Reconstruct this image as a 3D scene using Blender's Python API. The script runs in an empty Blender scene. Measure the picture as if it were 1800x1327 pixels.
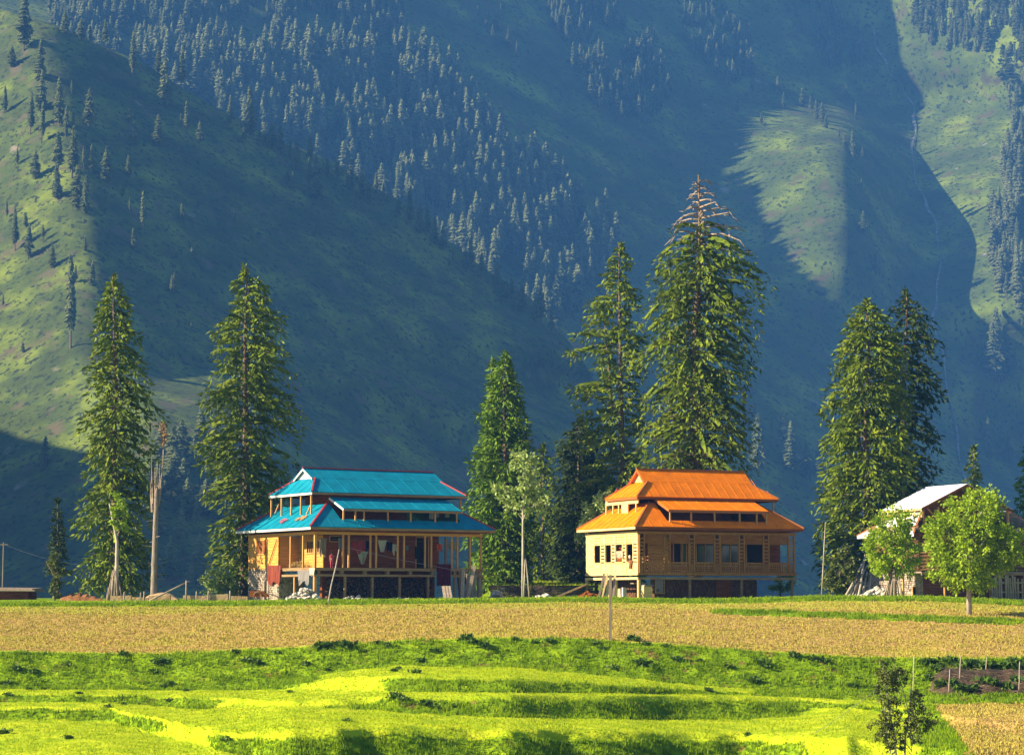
import bpy, bmesh, math, random
import numpy as np
from mathutils import Vector, Matrix
from mathutils.bvhtree import BVHTree

scn = bpy.context.scene
COL = scn.collection
R = random.Random(7)
NR = np.random.RandomState(11)

# ------------------------------------------------------------------ camera
W0, H0, FP = 1800.0, 1327.0, 3840.0
TILT = math.atan((1050 - H0 / 2) / FP)
cam_d = bpy.data.cameras.new('camera')
cam = bpy.data.objects.new('camera', cam_d)
COL.objects.link(cam)
cam_d.sensor_width = 36.0
cam_d.lens = 36.0 * FP / W0
cam_d.clip_start = 0.5
cam_d.clip_end = 12000
cam.location = (0, 0, 0)
cam.rotation_euler = (math.pi / 2 + TILT, 0, 0)
scn.camera = cam
CT, ST = math.cos(TILT), math.sin(TILT)


def ray(px, py):
    a, b = px - W0 / 2, H0 / 2 - py
    return a, FP * CT - b * ST, FP * ST + b * CT


def P(px, py, Y):
    x, y, z = ray(px, py)
    k = Y / y
    return Vector((x * k, Y, z * k))


def proj(p):
    x, y, z = p
    f = y * CT + z * ST
    u = -y * ST + z * CT
    return W0 / 2 + FP * x / f, H0 / 2 - FP * u / f


# ------------------------------------------------------------------ light
ELEV, PHI = math.radians(26), math.radians(12)
SUN = Vector((-math.cos(ELEV) * math.cos(PHI), -math.cos(ELEV) * math.sin(PHI), math.sin(ELEV)))
sl = bpy.data.lights.new('sun', 'SUN')
sl.energy = 5.0
sl.angle = math.radians(0.5)
sl.color = (1.0, 0.84, 0.6)
so = bpy.data.objects.new('sun', sl)
COL.objects.link(so)
so.rotation_euler = SUN.to_track_quat('Z', 'Y').to_euler()
w = bpy.data.worlds.new('World')
scn.world = w
w.use_nodes = True
nt = w.node_tree
sky = nt.nodes.new('ShaderNodeTexSky')
sky.sky_type = 'NISHITA'
sky.sun_disc = False
sky.sun_elevation = ELEV
sky.sun_rotation = math.atan2(SUN.x, SUN.y)
bg = nt.nodes['Background']
bg.inputs[1].default_value = 0.05
sky.dust_density = 0.3
sky.air_density = 0.8
nt.links.new(sky.outputs[0], bg.inputs[0])
scn.view_settings.view_transform = 'Standard'
scn.view_settings.look = 'None'
scn.view_settings.exposure = 1.6
scn.view_settings.gamma = 1.0
scn.render.engine = 'CYCLES'
scn.cycles.volume_bounces = 0
scn.cycles.max_bounces = 6
scn.cycles.diffuse_bounces = 1
scn.cycles.glossy_bounces = 2
scn.cycles.transmission_bounces = 3
scn.cycles.transparent_max_bounces = 6

# ------------------------------------------------------------------ materials
MATS = {}


def mat(name, cols, scale=3.0, rough=0.8, bump=0.0, bscale=None, stretch=(1, 1, 1), trans=0.0,
        spec=0.3, metal=0.0, world=False, rnd=0.0, contrast=1.0, detail=6, tcol=None):
    """cols: list of base colours spread over a noise; bump from a second noise."""
    m = bpy.data.materials.new(name)
    m.use_nodes = True
    t = m.node_tree
    N, L = t.nodes, t.links
    pb = N['Principled BSDF']
    pb.inputs['Roughness'].default_value = rough
    pb.inputs['Metallic'].default_value = metal
    pb.inputs['Specular IOR Level'].default_value = spec
    if world:
        tc = N.new('ShaderNodeNewGeometry').outputs['Position']
    else:
        tc = N.new('ShaderNodeTexCoord').outputs['Object']
    mp = N.new('ShaderNodeMapping')
    mp.inputs['Scale'].default_value = stretch
    L.new(tc, mp.inputs[0])
    if rnd:
        oi = N.new('ShaderNodeObjectInfo')
        ad = N.new('ShaderNodeVectorMath')
        ad.operation = 'ADD'
        sc = N.new('ShaderNodeVectorMath')
        sc.operation = 'SCALE'
        sc.inputs[3].default_value = 57.0
        cb = N.new('ShaderNodeCombineXYZ')
        L.new(oi.outputs['Random'], cb.inputs[0])
        L.new(oi.outputs['Random'], cb.inputs[2])
        L.new(cb.outputs[0], sc.inputs[0])
        L.new(mp.outputs[0], ad.inputs[0])
        L.new(sc.outputs[0], ad.inputs[1])
        vec = ad.outputs[0]
    else:
        vec = mp.outputs[0]
    nz = N.new('ShaderNodeTexNoise')
    nz.inputs['Scale'].default_value = scale
    nz.inputs['Detail'].default_value = detail
    nz.inputs['Roughness'].default_value = 0.65
    L.new(vec, nz.inputs['Vector'])
    rp = N.new('ShaderNodeValToRGB')
    el = rp.color_ramp.elements
    n = len(cols)
    half = 0.22 / contrast
    for i, c in enumerate(cols):
        pos = 0.5 if n == 1 else 0.5 - half + 2 * half * i / (n - 1)
        if i < 2:
            e = el[i]
            e.position = pos
        else:
            e = el.new(pos)
        e.color = (c[0], c[1], c[2], 1)
    if n == 1:
        el[1].color = el[0].color
    L.new(nz.outputs[0], rp.inputs[0])
    out = rp.outputs[0]
    L.new(out, pb.inputs['Base Color'])
    if bump:
        n2 = N.new('ShaderNodeTexNoise')
        n2.inputs['Scale'].default_value = bscale or scale * 4
        n2.inputs['Detail'].default_value = 5
        L.new(vec, n2.inputs['Vector'])
        bp = N.new('ShaderNodeBump')
        bp.inputs['Strength'].default_value = 1.0
        bp.inputs['Distance'].default_value = bump
        L.new(n2.outputs[0], bp.inputs['Height'])
        L.new(bp.outputs[0], pb.inputs['Normal'])
    if trans:
        tr = N.new('ShaderNodeBsdfTranslucent')
        mx = N.new('ShaderNodeMixShader')
        mx.inputs[0].default_value = trans
        if tcol:
            tr.inputs[0].default_value = (*tcol, 1)
        else:
            L.new(out, tr.inputs[0])
        L.new(pb.outputs[0], mx.inputs[1])
        L.new(tr.outputs[0], mx.inputs[2])
        L.new(mx.outputs[0], N['Material Output'].inputs[0])
    MATS[name] = m
    m['vec'] = 1
    return m


def mix_in(m, col, scale, lo, hi, detail=4, stretch=(1, 1, 1), world=True, off=0.0):
    """lay patches of another colour over a material's base (noise mask)."""
    t = m.node_tree
    N, L = t.nodes, t.links
    pb = N['Principled BSDF']
    src = pb.inputs['Base Color'].links[0].from_socket
    tc = N.new('ShaderNodeNewGeometry').outputs['Position'] if world else N.new('ShaderNodeTexCoord').outputs['Object']
    mp = N.new('ShaderNodeMapping')
    mp.inputs['Scale'].default_value = stretch
    mp.inputs['Location'].default_value = (off, off * .7, 0)
    L.new(tc, mp.inputs[0])
    nz = N.new('ShaderNodeTexNoise')
    nz.inputs['Scale'].default_value = scale
    nz.inputs['Detail'].default_value = detail
    nz.inputs['Roughness'].default_value = .6
    L.new(mp.outputs[0], nz.inputs['Vector'])
    mr = N.new('ShaderNodeMapRange')
    mr.inputs[1].default_value = lo
    mr.inputs[2].default_value = hi
    L.new(nz.outputs[0], mr.inputs[0])
    mx = N.new('ShaderNodeMix')
    mx.data_type = 'RGBA'
    L.new(mr.outputs[0], mx.inputs['Factor'])
    L.new(src, mx.inputs['A'])
    mx.inputs['B'].default_value = (*col, 1)
    L.new(mx.outputs['Result'], pb.inputs['Base Color'])
    return m


# ------------------------------------------------------------------ object helpers
def tag(o, label=None, cat=None, group=None, kind=None):
    if label:
        o['label'] = label
    if cat:
        o['category'] = cat
    if group:
        o['group'] = group
    if kind:
        o['kind'] = kind
    return o


def empty(name, loc=(0, 0, 0), rz=0.0):
    o = bpy.data.objects.new(name, None)
    COL.objects.link(o)
    o.location = loc
    o.rotation_euler = (0, 0, rz)
    o.empty_display_size = 0.2
    return o


def npmesh(name, V, Fq, m=None, parent=None, smooth=False):
    """V (n,3) array, Fq (k,3|4) index array."""
    V = np.asarray(V, dtype=np.float32)
    Fq = np.asarray(Fq, dtype=np.int32)
    k = Fq.shape[1]
    me = bpy.data.meshes.new(name)
    me.vertices.add(len(V))
    me.vertices.foreach_set('co', V.ravel())
    me.loops.add(Fq.size)
    me.loops.foreach_set('vertex_index', Fq.ravel())
    me.polygons.add(len(Fq))
    me.polygons.foreach_set('loop_start', np.arange(0, Fq.size, k, dtype=np.int32))
    me.polygons.foreach_set('loop_total', np.full(len(Fq), k, dtype=np.int32))
    if smooth:
        me.polygons.foreach_set('use_smooth', np.ones(len(Fq), dtype=bool))
    me.update(calc_edges=True)
    if m:
        me.materials.append(m)
    o = bpy.data.objects.new(name, me)
    COL.objects.link(o)
    if parent:
        o.parent = parent
    return o


class MB:
    def __init__(s):
        s.v, s.f = [], []

    def poly(s, pts):
        b = len(s.v)
        s.v += [tuple(p) for p in pts]
        s.f.append(tuple(range(b, b + len(pts))))

    def hexa(s, a, b):
        """two matching loops a (bottom) and b (top) of n points -> closed prism"""
        n = len(a)
        k = len(s.v)
        s.v += [tuple(p) for p in a] + [tuple(p) for p in b]
        s.f.append(tuple(range(k + n - 1, k - 1, -1)))
        s.f.append(tuple(range(k + n, k + 2 * n)))
        for i in range(n):
            j = (i + 1) % n
            s.f.append((k + i, k + j, k + n + j, k + n + i))

    def box(s, x0, x1, y0, y1, z0, z1):
        s.hexa([(x0, y0, z0), (x1, y0, z0), (x1, y1, z0), (x0, y1, z0)],
               [(x0, y0, z1), (x1, y0, z1), (x1, y1, z1), (x0, y1, z1)])

    def bar(s, p, q, w, h=None, up=(0, 0, 1)):
        h = h or w
        p, q = Vector(p), Vector(q)
        d = (q - p).normalized()
        u = Vector(up)
        if abs(d.dot(u)) > .98:
            u = Vector((0, 1, 0))
        sx = d.cross(u).normalized() * w / 2
        sy = sx.cross(d).normalized() * h / 2
        s.hexa([p - sx - sy, p + sx - sy, p + sx + sy, p - sx + sy],
               [q - sx - sy, q + sx - sy, q + sx + sy, q - sx + sy])

    def slab(s, pts, t):
        """planar polygon thickened downwards along its normal"""
        pts = [Vector(p) for p in pts]
        n = (pts[1] - pts[0]).cross(pts[2] - pts[0]).normalized()
        if n.z < 0:
            n = -n
        s.hexa([p - n * t for p in pts], pts)

    def tube(s, pts, rads, n=7, cap=True):
        pts = [Vector(p) for p in pts]
        k0 = len(s.v)
        for i, p in enumerate(pts):
            d = (pts[min(i + 1, len(pts) - 1)] - pts[max(i - 1, 0)]).normalized()
            a = d.orthogonal().normalized() if abs(d.z) < .9 else Vector((1, 0, 0))
            a = (a - d * a.dot(d)).normalized()
            b = d.cross(a)
            for j in range(n):
                t = 2 * math.pi * j / n
                s.v.append(tuple(p + (a * math.cos(t) + b * math.sin(t)) * rads[i]))
        for i in range(len(pts) - 1):
            for j in range(n):
                a_, b_ = k0 + i * n + j, k0 + i * n + (j + 1) % n
                s.f.append((a_, b_, b_ + n, a_ + n))
        if cap:
            s.f.append(tuple(range(k0 + n - 1, k0 - 1, -1)))
            e = k0 + (len(pts) - 1) * n
            s.f.append(tuple(range(e, e + n)))

    def build(s, name, m, parent=None, smooth=False):
        me = bpy.data.meshes.new(name)
        me.from_pydata(s.v, [], s.f)
        bm = bmesh.new()
        bm.from_mesh(me)
        bmesh.ops.recalc_face_normals(bm, faces=bm.faces)
        bm.to_mesh(me)
        bm.free()
        if smooth:
            me.polygons.foreach_set('use_smooth', np.ones(len(me.polygons), dtype=bool))
        me.update()
        if m:
            me.materials.append(m)
        o = bpy.data.objects.new(name, me)
        COL.objects.link(o)
        if parent:
            o.parent = parent
        return o


def ip(x, pts):
    return np.interp(x, [p[0] for p in pts], [p[1] for p in pts])


def sstep(a, b, x):
    t = np.clip((x - a) / (b - a), 0, 1)
    return t * t * (3 - 2 * t)


# lattice value noise (vectorised)
_tab = NR.rand(256, 256)


def vnoise(x, y):
    xi, yi = np.floor(x).astype(int), np.floor(y).astype(int)
    fx, fy = x - xi, y - yi
    fx, fy = fx * fx * (3 - 2 * fx), fy * fy * (3 - 2 * fy)
    g = lambda a, b: _tab[a % 256, b % 256]
    return (g(xi, yi) * (1 - fx) + g(xi + 1, yi) * fx) * (1 - fy) + (g(xi, yi + 1) * (1 - fx) + g(xi + 1, yi + 1) * fx) * fy


def fbm(x, y, o=4, r=.5):
    s, a, t = 0, 1, 0
    for i in range(o):
        s = s + a * (vnoise(x * 2 ** i + i * 17.3, y * 2 ** i + i * 5.1) - .5)
        t += a
        a *= r
    return s / t


def grid_faces(nr, nc):
    i = np.arange((nr - 1) * (nc - 1))
    r, c = i // (nc - 1), i % (nc - 1)
    a = r * nc + c
    return np.stack([a, a + 1, a + nc + 1, a + nc], 1)


def blur(A, n, axis):
    for _ in range(n):
        B = np.take(A, np.clip(np.arange(A.shape[axis]) - 1, 0, None), axis)
        C = np.take(A, np.clip(np.arange(A.shape[axis]) + 1, None, A.shape[axis] - 1), axis)
        A = (A * 2 + B + C) / 4
    return A


def mix_attr(m, cols, scale, attr, wob=.5, wscale=1.2):
    """second colour range laid over the first where a vertex attribute says so, with a ragged edge"""
    t = m.node_tree
    N, L = t.nodes, t.links
    pb = N['Principled BSDF']
    src = pb.inputs['Base Color'].links[0].from_socket
    pos = N.new('ShaderNodeNewGeometry').outputs['Position']
    nz = N.new('ShaderNodeTexNoise')
    nz.inputs['Scale'].default_value = scale
    nz.inputs['Detail'].default_value = 7
    L.new(pos, nz.inputs['Vector'])
    rp = N.new('ShaderNodeValToRGB')
    el = rp.color_ramp.elements
    for i, c in enumerate(cols):
        p_ = .32 + .36 * i / (len(cols) - 1)
        e = el[i] if i < 2 else el.new(p_)
        e.position = p_
        e.color = (*c, 1)
    L.new(nz.outputs[0], rp.inputs[0])
    at = N.new('ShaderNodeAttribute')
    at.attribute_name = attr
    n2 = N.new('ShaderNodeTexNoise')
    n2.inputs['Scale'].default_value = wscale
    n2.inputs['Detail'].default_value = 6
    L.new(pos, n2.inputs['Vector'])
    ma = N.new('ShaderNodeMath')
    ma.operation = 'MULTIPLY_ADD'
    L.new(n2.outputs[0], ma.inputs[0])
    ma.inputs[1].default_value = wob * 2
    ma.inputs[2].default_value = -wob
    ad = N.new('ShaderNodeMath')
    ad.operation = 'ADD'
    L.new(ma.outputs[0], ad.inputs[0])
    L.new(at.outputs['Fac'], ad.inputs[1])
    mr = N.new('ShaderNodeMapRange')
    mr.inputs[1].default_value = .35
    mr.inputs[2].default_value = .65
    L.new(ad.outputs[0], mr.inputs[0])
    mx = N.new('ShaderNodeMix')
    mx.data_type = 'RGBA'
    L.new(mr.outputs[0], mx.inputs['Factor'])
    L.new(src, mx.inputs['A'])
    L.new(rp.outputs[0], mx.inputs['B'])
    L.new(mx.outputs['Result'], pb.inputs['Base Color'])
# ------------------------------------------------------------------ far terrain
def rayn(PX, PY):
    a, b = PX - W0 / 2, H0 / 2 - PY
    return a, FP * CT - b * ST, FP * ST + b * CT


def sheet(PX, PY, Y):
    x, y, z = rayn(PX, PY)
    k = Y / y
    return np.stack([x * k, Y, z * k], -1)



def solve_depth(PX, PY, Y0_, T, refcol, lo=-1.0, hi=1.8, it=30, ymin=-1.5, nb=10):
    """depth field on a regular grid whose surface meets the sun at the wanted cosine T"""
    x, y, z = rayn(PX, PY)
    r = np.stack([x / y, np.ones_like(x), z / y], -1)
    hx, hy = PX[0, 1] - PX[0, 0], PY[1, 0] - PY[0, 0]
    rx = np.gradient(r, axis=1) / hx
    ry = np.gradient(r, axis=0) / hy
    s = np.array(SUN)
    Yf = Y0_.copy()
    base = Y0_[:, refcol:refcol + 1].copy()
    for i in range(it):
        Yy = np.gradient(blur(blur(Yf, 6, 0), 3, 1), axis=0) / hy
        Yy = np.clip(Yy, ymin, -.2)
        Sy = Yy[..., None] * r + Yf[..., None] * ry
        A = np.cross(r, Sy) @ s
        Bq = Yf * (np.cross(rx, Sy) @ s)
        Yx0 = np.gradient(Yf, axis=1) / hx
        Sx = Yx0[..., None] * r + Yf[..., None] * rx
        nn = np.linalg.norm(np.cross(Sx, Sy), axis=-1)
        Yx = np.clip((-T * nn - Bq) / A, lo, hi)
        C_ = np.cumsum(Yx, 1) * hx
        Yn = base + C_ - C_[:, refcol:refcol + 1]
        Yn = blur(Yn, nb, 0)
        Yf = Yf * .6 + Yn * .4
    return Yf


def bil(A, xs, ys, X, Y):
    fx = np.clip((X - xs[0]) / (xs[1] - xs[0]), 0, len(xs) - 1.001)
    fy = np.clip((Y - ys[0]) / (ys[1] - ys[0]), 0, len(ys) - 1.001)
    i, j = fx.astype(int), fy.astype(int)
    u, v = fx - i, fy - j
    return (A[j, i] * (1 - u) + A[j, i + 1] * u) * (1 - v) + (A[j + 1, i] * (1 - u) + A[j + 1, i + 1] * u) * v


# left hill, standing in front of the big slope
SIL = [(-900, -160), (-300, -50), (0, 16), (100, 45), (180, 80), (250, 112), (330, 160), (400, 200), (480, 243),
       (600, 292), (700, 352), (760, 400), (850, 470), (930, 520), (1000, 600), (1080, 720), (1200, 880),
       (1400, 1050), (1800, 1200)]


def left_depth(PX, PY):
    x0 = ip(PY, [(-200, 40), (0, 60), (200, 105), (350, 140), (640, 160), (720, 280), (850, 340), (1100, 360)])
    x1 = ip(PY, [(-200, -600), (640, -600), (700, -40), (760, 40), (870, 130), (950, 230), (1100, 330)])
    return x0, x1


pxs = np.arange(-900, 1500, 6.0)
tt = np.linspace(0, 1, 150)
SILv = ip(pxs, SIL) + 10 * fbm(pxs / 60, pxs * 0 + 3.3)
PXg = np.repeat(pxs[None, :], len(tt), 0)
PYg = SILv[None, :] + (1330 - SILv[None, :]) * tt[:, None]
rx_, ry_ = np.arange(-900, 1500, 8.0), np.arange(-220, 1340, 8.0)
PXr, PYr = np.meshgrid(rx_, ry_)
x0, x1 = left_depth(PXr, PYr)
TL = 0.72 - (.72 + .05) * sstep(-35, 45, PXr - x0 + 18 * fbm(PYr / 50, PXr / 90, 3))
wz = 30 * fbm(PXr / 40, PYr / 30, 3)
lit2 = sstep(245, 325, PXr + wz) * sstep(430, 350, PXr + wz) * sstep(560, 700, PYr + wz) * sstep(1080, 900, PYr)
TL = TL * (1 - lit2) + .30 * lit2
TL = np.where(PXr < -150, .3, TL)
ref = int(np.argmin(abs(rx_ - 40)))
Yl0 = 690 + 0.36 * (1050 - PYr) + .27 * np.clip(PXr - x0, -50, None)
Ylr = solve_depth(PXr, PYr, Yl0, TL, ref, -.3, .9)
print('L range', Ylr.min(), Ylr.max())
Yl = bil(Ylr, rx_, ry_, PXg, PYg)
Yl += 1.4 * fbm(PXg / 90, PYg / 60, 4) + .9 * fbm(PXg / 22 + 9, PYg / 14, 3)
VL = sheet(PXg, PYg, Yl)
# back side of the hill
back = []
for k, (dy, dz) in enumerate([(14, -3), (60, -40), (160, -140)]):
    b = VL[0].copy()
    b[:, 1] += dy
    b[:, 2] += dz
    back.append(b)
VLall = np.concatenate([np.stack(back[::-1]), VL], 0)
nr, nc = VLall.shape[:2]
M_hill = mat('hill_grass', [(.018, .030, .008), (.062, .092, .010), (.23, .29, .016)], scale=.035, rough=.95, bump=.22, bscale=.35, world=True, detail=8)
mix_in(M_hill, (.014, .024, .008), .42, .555, .60, detail=4)
mix_in(M_hill, (.10, .085, .04), .09, .56, .66, detail=9, off=71)
mix_in(M_hill, (.22, .19, .13), .045, .67, .72, detail=8, off=31)
LFo = npmesh('hillside', VLall.reshape(-1, 3), grid_faces(nr, nc), M_hill, smooth=True)
tag(LFo, kind='structure')

# spur beyond the left edge of the view that shades the hill's foot
hh = np.linspace(-1250, -480, 40)
VC = 56
cP, sP, tE = math.cos(PHI), math.sin(PHI), math.tan(ELEV)
cz = VC + tE * 300 - 200 * sstep(-900, -1250, hh) - 220 * sstep(-640, -480, hh) - 14 * sstep(-800, -860, hh) + 10 * fbm(hh / 35, hh * 0, 4)
cv = np.stack([-300 * cP + hh * sP, -300 * sP - hh * cP, cz], 1)
rows = []
for s_ in (-260, -120, -40, -10, 0, 10, 40, 120, 260):
    r_ = cv.copy()
    nrm = np.array([-cP, -sP, 0]) * s_
    r_ += nrm
    r_[:, 2] -= abs(s_) * 1.05
    r_ += 9 * np.stack([fbm(r_[:, 0] / 40, r_[:, 1] / 40 + k, 3) for k in range(3)], 1)
    rows.append(r_)
rows = np.stack(rows, 0)
tag(npmesh('hillside', rows.reshape(-1, 3), grid_faces(9, 40), M_hill), kind='structure')

# the great slope behind
pxs2 = np.arange(-700, 2600, 8.0)
pys2 = np.arange(-330, 1300, 8.0)
PX2, PY2 = np.meshgrid(pxs2, pys2)
CREASE = [(-400, 1430), (0, 1480), (60, 1490), (130, 1520), (190, 1530), (250, 1590), (330, 1590), (430, 1620), (500, 1620), (550, 1590),
          (620, 1770), (680, 1860), (1300, 2000)]
xc = ip(PY2, CREASE) + ip(PY2, [(0, 45), (200, 15), (600, 5)])
TM = -.016 + (.72 + .016) * sstep(-25, 45, PX2 - xc)
TM += .075 * sstep(-20, 60, PY2 - .80 * (PX2 - 540)) * sstep(250, 400, PX2) * sstep(1150, 1000, PX2) * sstep(700, 560, PY2)
ul = sstep(460, 330, PX2) * (.2 + .8 * sstep(320, 0, PY2))
TM = TM * (1 - ul) + .16 * ul
Mp = np.exp(-(((PX2 - 1385 - (PY2 - 350) * .22) / 125) ** 4)) * np.exp(-(((PY2 - 355) / 160) ** 4))
TM = TM * (1 - Mp) + Mp * .72
gul = sstep(1470, 1515, PX2 + np.clip(260 - PY2, 0, 300) * .1) * sstep(30, -30, PX2 - xc) * sstep(120, 260, PY2) * sstep(640, 500, PY2)
TM = TM * (1 - gul) - .3 * gul
ref2 = int(np.argmin(abs(pxs2 - 600)))
Y20 = 1150 + 0.80 * (700 - PY2) + .55 * (PX2 - 600)
Y2 = solve_depth(PX2, PY2, Y20, TM, ref2, -1.5, 3.0, nb=24)
print('M range', Y2.min(), Y2.max())
Y2 = np.maximum(Y2, 640 + 640 * sstep(900, 350, PX2))
Y2 += 3 * fbm(PX2 / 150 + 4, PY2 / 120, 4) + 1.6 * fbm(PX2 / 30, PY2 / 25, 3)
V2 = sheet(PX2, PY2, Y2)
b1 = V2[0].copy(); b1[:, 1] += 80; b1[:, 2] -= 10
b2 = V2[0].copy(); b2[:, 1] += 400; b2[:, 2] -= 300
V2all = np.concatenate([b2[None], b1[None], V2], 0)
nr, nc = V2all.shape[:2]
M_mtn = mat('mountain_grass', [(.025, .04, .010), (.082, .12, .016), (.26, .33, .02)], scale=.018, rough=.95, bump=.4, bscale=.2, world=True, detail=9)
mix_in(M_mtn, (.014, .024, .010), .26, .56, .60, detail=4)
mix_in(M_mtn, (.10, .085, .04), .05, .56, .66, detail=9, off=71)
mix_in(M_mtn, (.26, .24, .19), .03, .665, .71, detail=9, off=12)
MTo = npmesh('mountain', V2all.reshape(-1, 3), grid_faces(nr, nc), M_mtn, smooth=True)
tag(MTo, kind='structure')


def bvh(*objs):
    vs, fs = [], []
    for o in objs:
        k = len(vs)
        vs += [v.co.copy() for v in o.data.vertices]
        fs += [tuple(i + k for i in p.vertices) for p in o.data.polygons]
    return BVHTree.FromPolygons(vs, fs)


B_left, B_back = bvh(LFo), bvh(MTo)


def cast(px, py, B=None):
    d = Vector(ray(px, py)).normalized()
    best = None
    for b in ([B] if B else [B_left, B_back]):
        h = b.ray_cast(Vector((0, 0, 0)), d, 9000)
        if h[0] is not None and (best is None or h[3] < best[1]):
            best = (h[0], h[3])
    return best[0] if best else None


# haze: one closed box of thin even air round everything
def haze(density, col):
    mb = MB()
    mb.box(-1500, 1800, -70, 4200, -130, 1250)
    m = bpy.data.materials.new('haze')
    m.use_nodes = True
    N, L = m.node_tree.nodes, m.node_tree.links
    N.remove(N['Principled BSDF'])
    v = N.new('ShaderNodeVolumePrincipled')
    v.inputs['Density'].default_value = density
    v.inputs['Color'].default_value = (*col, 1)
    v.inputs['Anisotropy'].default_value = 0.0
    L.new(v.outputs[0], N['Material Output'].inputs['Volume'])
    o = mb.build('haze', m)
    tag(o, kind='stuff')
    return o
# ------------------------------------------------------------------ distant conifers
M_far = mat('far_needles', [(.11, .14, .05), (.20, .24, .08), (.30, .33, .12)], scale=2.2, rough=.9, rnd=1, detail=3, trans=.45)
M_farbark = mat('far_bark', [(.10, .075, .05), (.16, .12, .085)], scale=4, rough=.9)


def far_tree_arrays(seed, slim=.13, bare=.10, whorls=17, per=8):
    r = np.random.RandomState(seed)
    V, F = [], []

    def quad(a, b, c, d):
        k = len(V)
        V.extend([a, b, c, d])
        F.append((k, k + 1, k + 2, k + 3))
    # trunk: four tapering sides
    n = 4
    w = .012
    for i in range(n):
        t0, t1 = 2 * math.pi * i / n, 2 * math.pi * (i + 1) / n
        quad((w * math.cos(t0), w * math.sin(t0), -.06), (w * math.cos(t1), w * math.sin(t1), -.06),
             (.002 * math.cos(t1), .002 * math.sin(t1), .97), (.002 * math.cos(t0), .002 * math.sin(t0), .97))
    nt_ = len(F)
    for k in range(whorls):
        t = (k + .5) / whorls
        z = bare + (1 - bare) * t
        rad = slim * (1 - t) ** .75 * (.75 + .5 * r.rand()) + .012
        if t < .25:
            rad *= .55 + 1.6 * t
        for j in range(per):
            if r.rand() < .15:
                continue
            a = 2 * math.pi * (j + r.rand()) / per
            L = rad * (.65 + .6 * r.rand())
            dx, dy = math.cos(a), math.sin(a)
            sx, sy = -dy, dx
            wd = .018 + .22 * L
            h = .03 + .02 * r.rand()
            z0 = z + .012 * r.randn()
            tip = z0 - .30 * L - .01
            quad((0, 0, z0 + h), (dx * L * .55 + sx * wd, dy * L * .55 + sy * wd, z0 - h * .7), (dx * L, dy * L, tip - .012),
                 (dx * L * .55 - sx * wd, dy * L * .55 - sy * wd, z0 - h * .3))
            quad((dx * L * .15, dy * L * .15, z0), (dx * L * .5 + sx * wd * .3, dy * L * .5 + sy * wd * .3, z0 - h * 1.9),
                 (dx * L * .95, dy * L * .95, tip), (dx * L * .6 - sx * wd * .2, dy * L * .6 - sy * wd * .2, z0 + h * .2))
    return np.array(V), np.array(F), nt_


FV = [far_tree_arrays(100 + i, slim=s, bare=b, whorls=wh) for i, (s, b, wh) in enumerate(
    [(.15, .08, 15), (.12, .12, 17), (.10, .16, 18), (.13, .06, 14), (.085, .22, 18), (.17, .10, 13), (.11, .3, 13)])]
FMESH = []
for V_, F_, n_ in FV:
    o = npmesh('conifer_shape', V_, F_, M_far)
    me = o.data
    me.materials.append(M_farbark)
    for i in range(n_):
        me.polygons[i].material_index = 1
    bpy.data.objects.remove(o)
    FMESH.append(me)

NFAR = [0]


def far_tree(px, py, h, label, group, B=None, var=None, wide=1.0):
    p = cast(px, py, B)
    if p is None:
        return
    H = h / FP * p.y * 1.25
    i = var if var is not None else R.randrange(len(FMESH))
    o = bpy.data.objects.new('conifer', FMESH[i])
    COL.objects.link(o)
    o.location = p
    ww = H * wide * R.uniform(1.25, 1.8)
    o.scale = (ww, ww, H)
    o.rotation_euler = (R.uniform(-.03, .03), R.uniform(-.03, .03), R.uniform(0, 6.28))
    tag(o, label, 'conifer tree', group)
    NFAR[0] += 1
    return o


GL = 'conifers scattered over the left hill'
LEFT = [(41, 90, 85), (70, 143, 60), (73, 196, 60), (73, 252, 60), (53, 237, 60), (104, 222, 70), (102, 309, 65), (100, 350, 50),
        (62, 316, 45), (115, 241, 45), (128, 241, 40), (126, 313, 75), (155, 222, 55), (126, 166, 20), (147, 294, 30), (160, 301, 38),
        (187, 320, 52), (134, 367, 60), (149, 375, 55), (226, 215, 20), (234, 256, 36), (277, 256, 45), (288, 187, 72), (232, 136, 68),
        (318, 226, 22), (328, 236, 48), (350, 264, 42), (226, 309, 30), (217, 345, 25), (251, 403, 55), (228, 373, 20), (234, 437, 30),
        (149, 441, 22), (92, 471, 35), (26, 441, 60), (49, 456, 50), (132, 497, 25), (162, 497, 32), (337, 456, 25), (320, 386, 25),
        (439, 222, 58), (490, 245, 70), (465, 262, 28), (514, 335, 28), (543, 332, 45), (557, 352, 58), (552, 418, 22), (592, 315, 25),
        (303, 515, 26), (161, 502, 35), (306, 512, 28), (21, 930, 25), (78, 818, 42), (336, 583, 14), (113, 60, 35), (143, 72, 34),
        (158, 80, 30), (185, 88, 45), (277, 130, 40), (318, 156, 60), (377, 184, 75), (392, 193, 45), (465, 309, 15), (347, 290, 14),
        (615, 458, 22), (640, 475, 16), (790, 470, 20), (412, 395, 22), (443, 420, 18), (520, 300, 30), (505, 318, 22),
        (20, 120, 34), (8, 200, 40), (30, 290, 24), (12, 385, 28), (45, 400, 22), (75, 425, 26), (40, 620, 16), (5, 540, 18)]
for i, (x, y, h) in enumerate(LEFT):
    if x < 95:
        lb = 'dark conifer on the sunlit grassy flank at the far left of the hill'
    elif y < 200 and x < 420:
        lb = 'conifer on the upper edge of the left hill against the hazy forest'
    elif h >= 50:
        lb = 'tall slender conifer with sunlit side on the shaded left hill'
    elif h <= 22:
        lb = 'tiny lone conifer on the dark smooth face of the left hill'
    else:
        lb = 'small conifer with pale sunlit side standing apart on the shaded left hill'
    far_tree(x, y, h, lb, GL, B_left)
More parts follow.
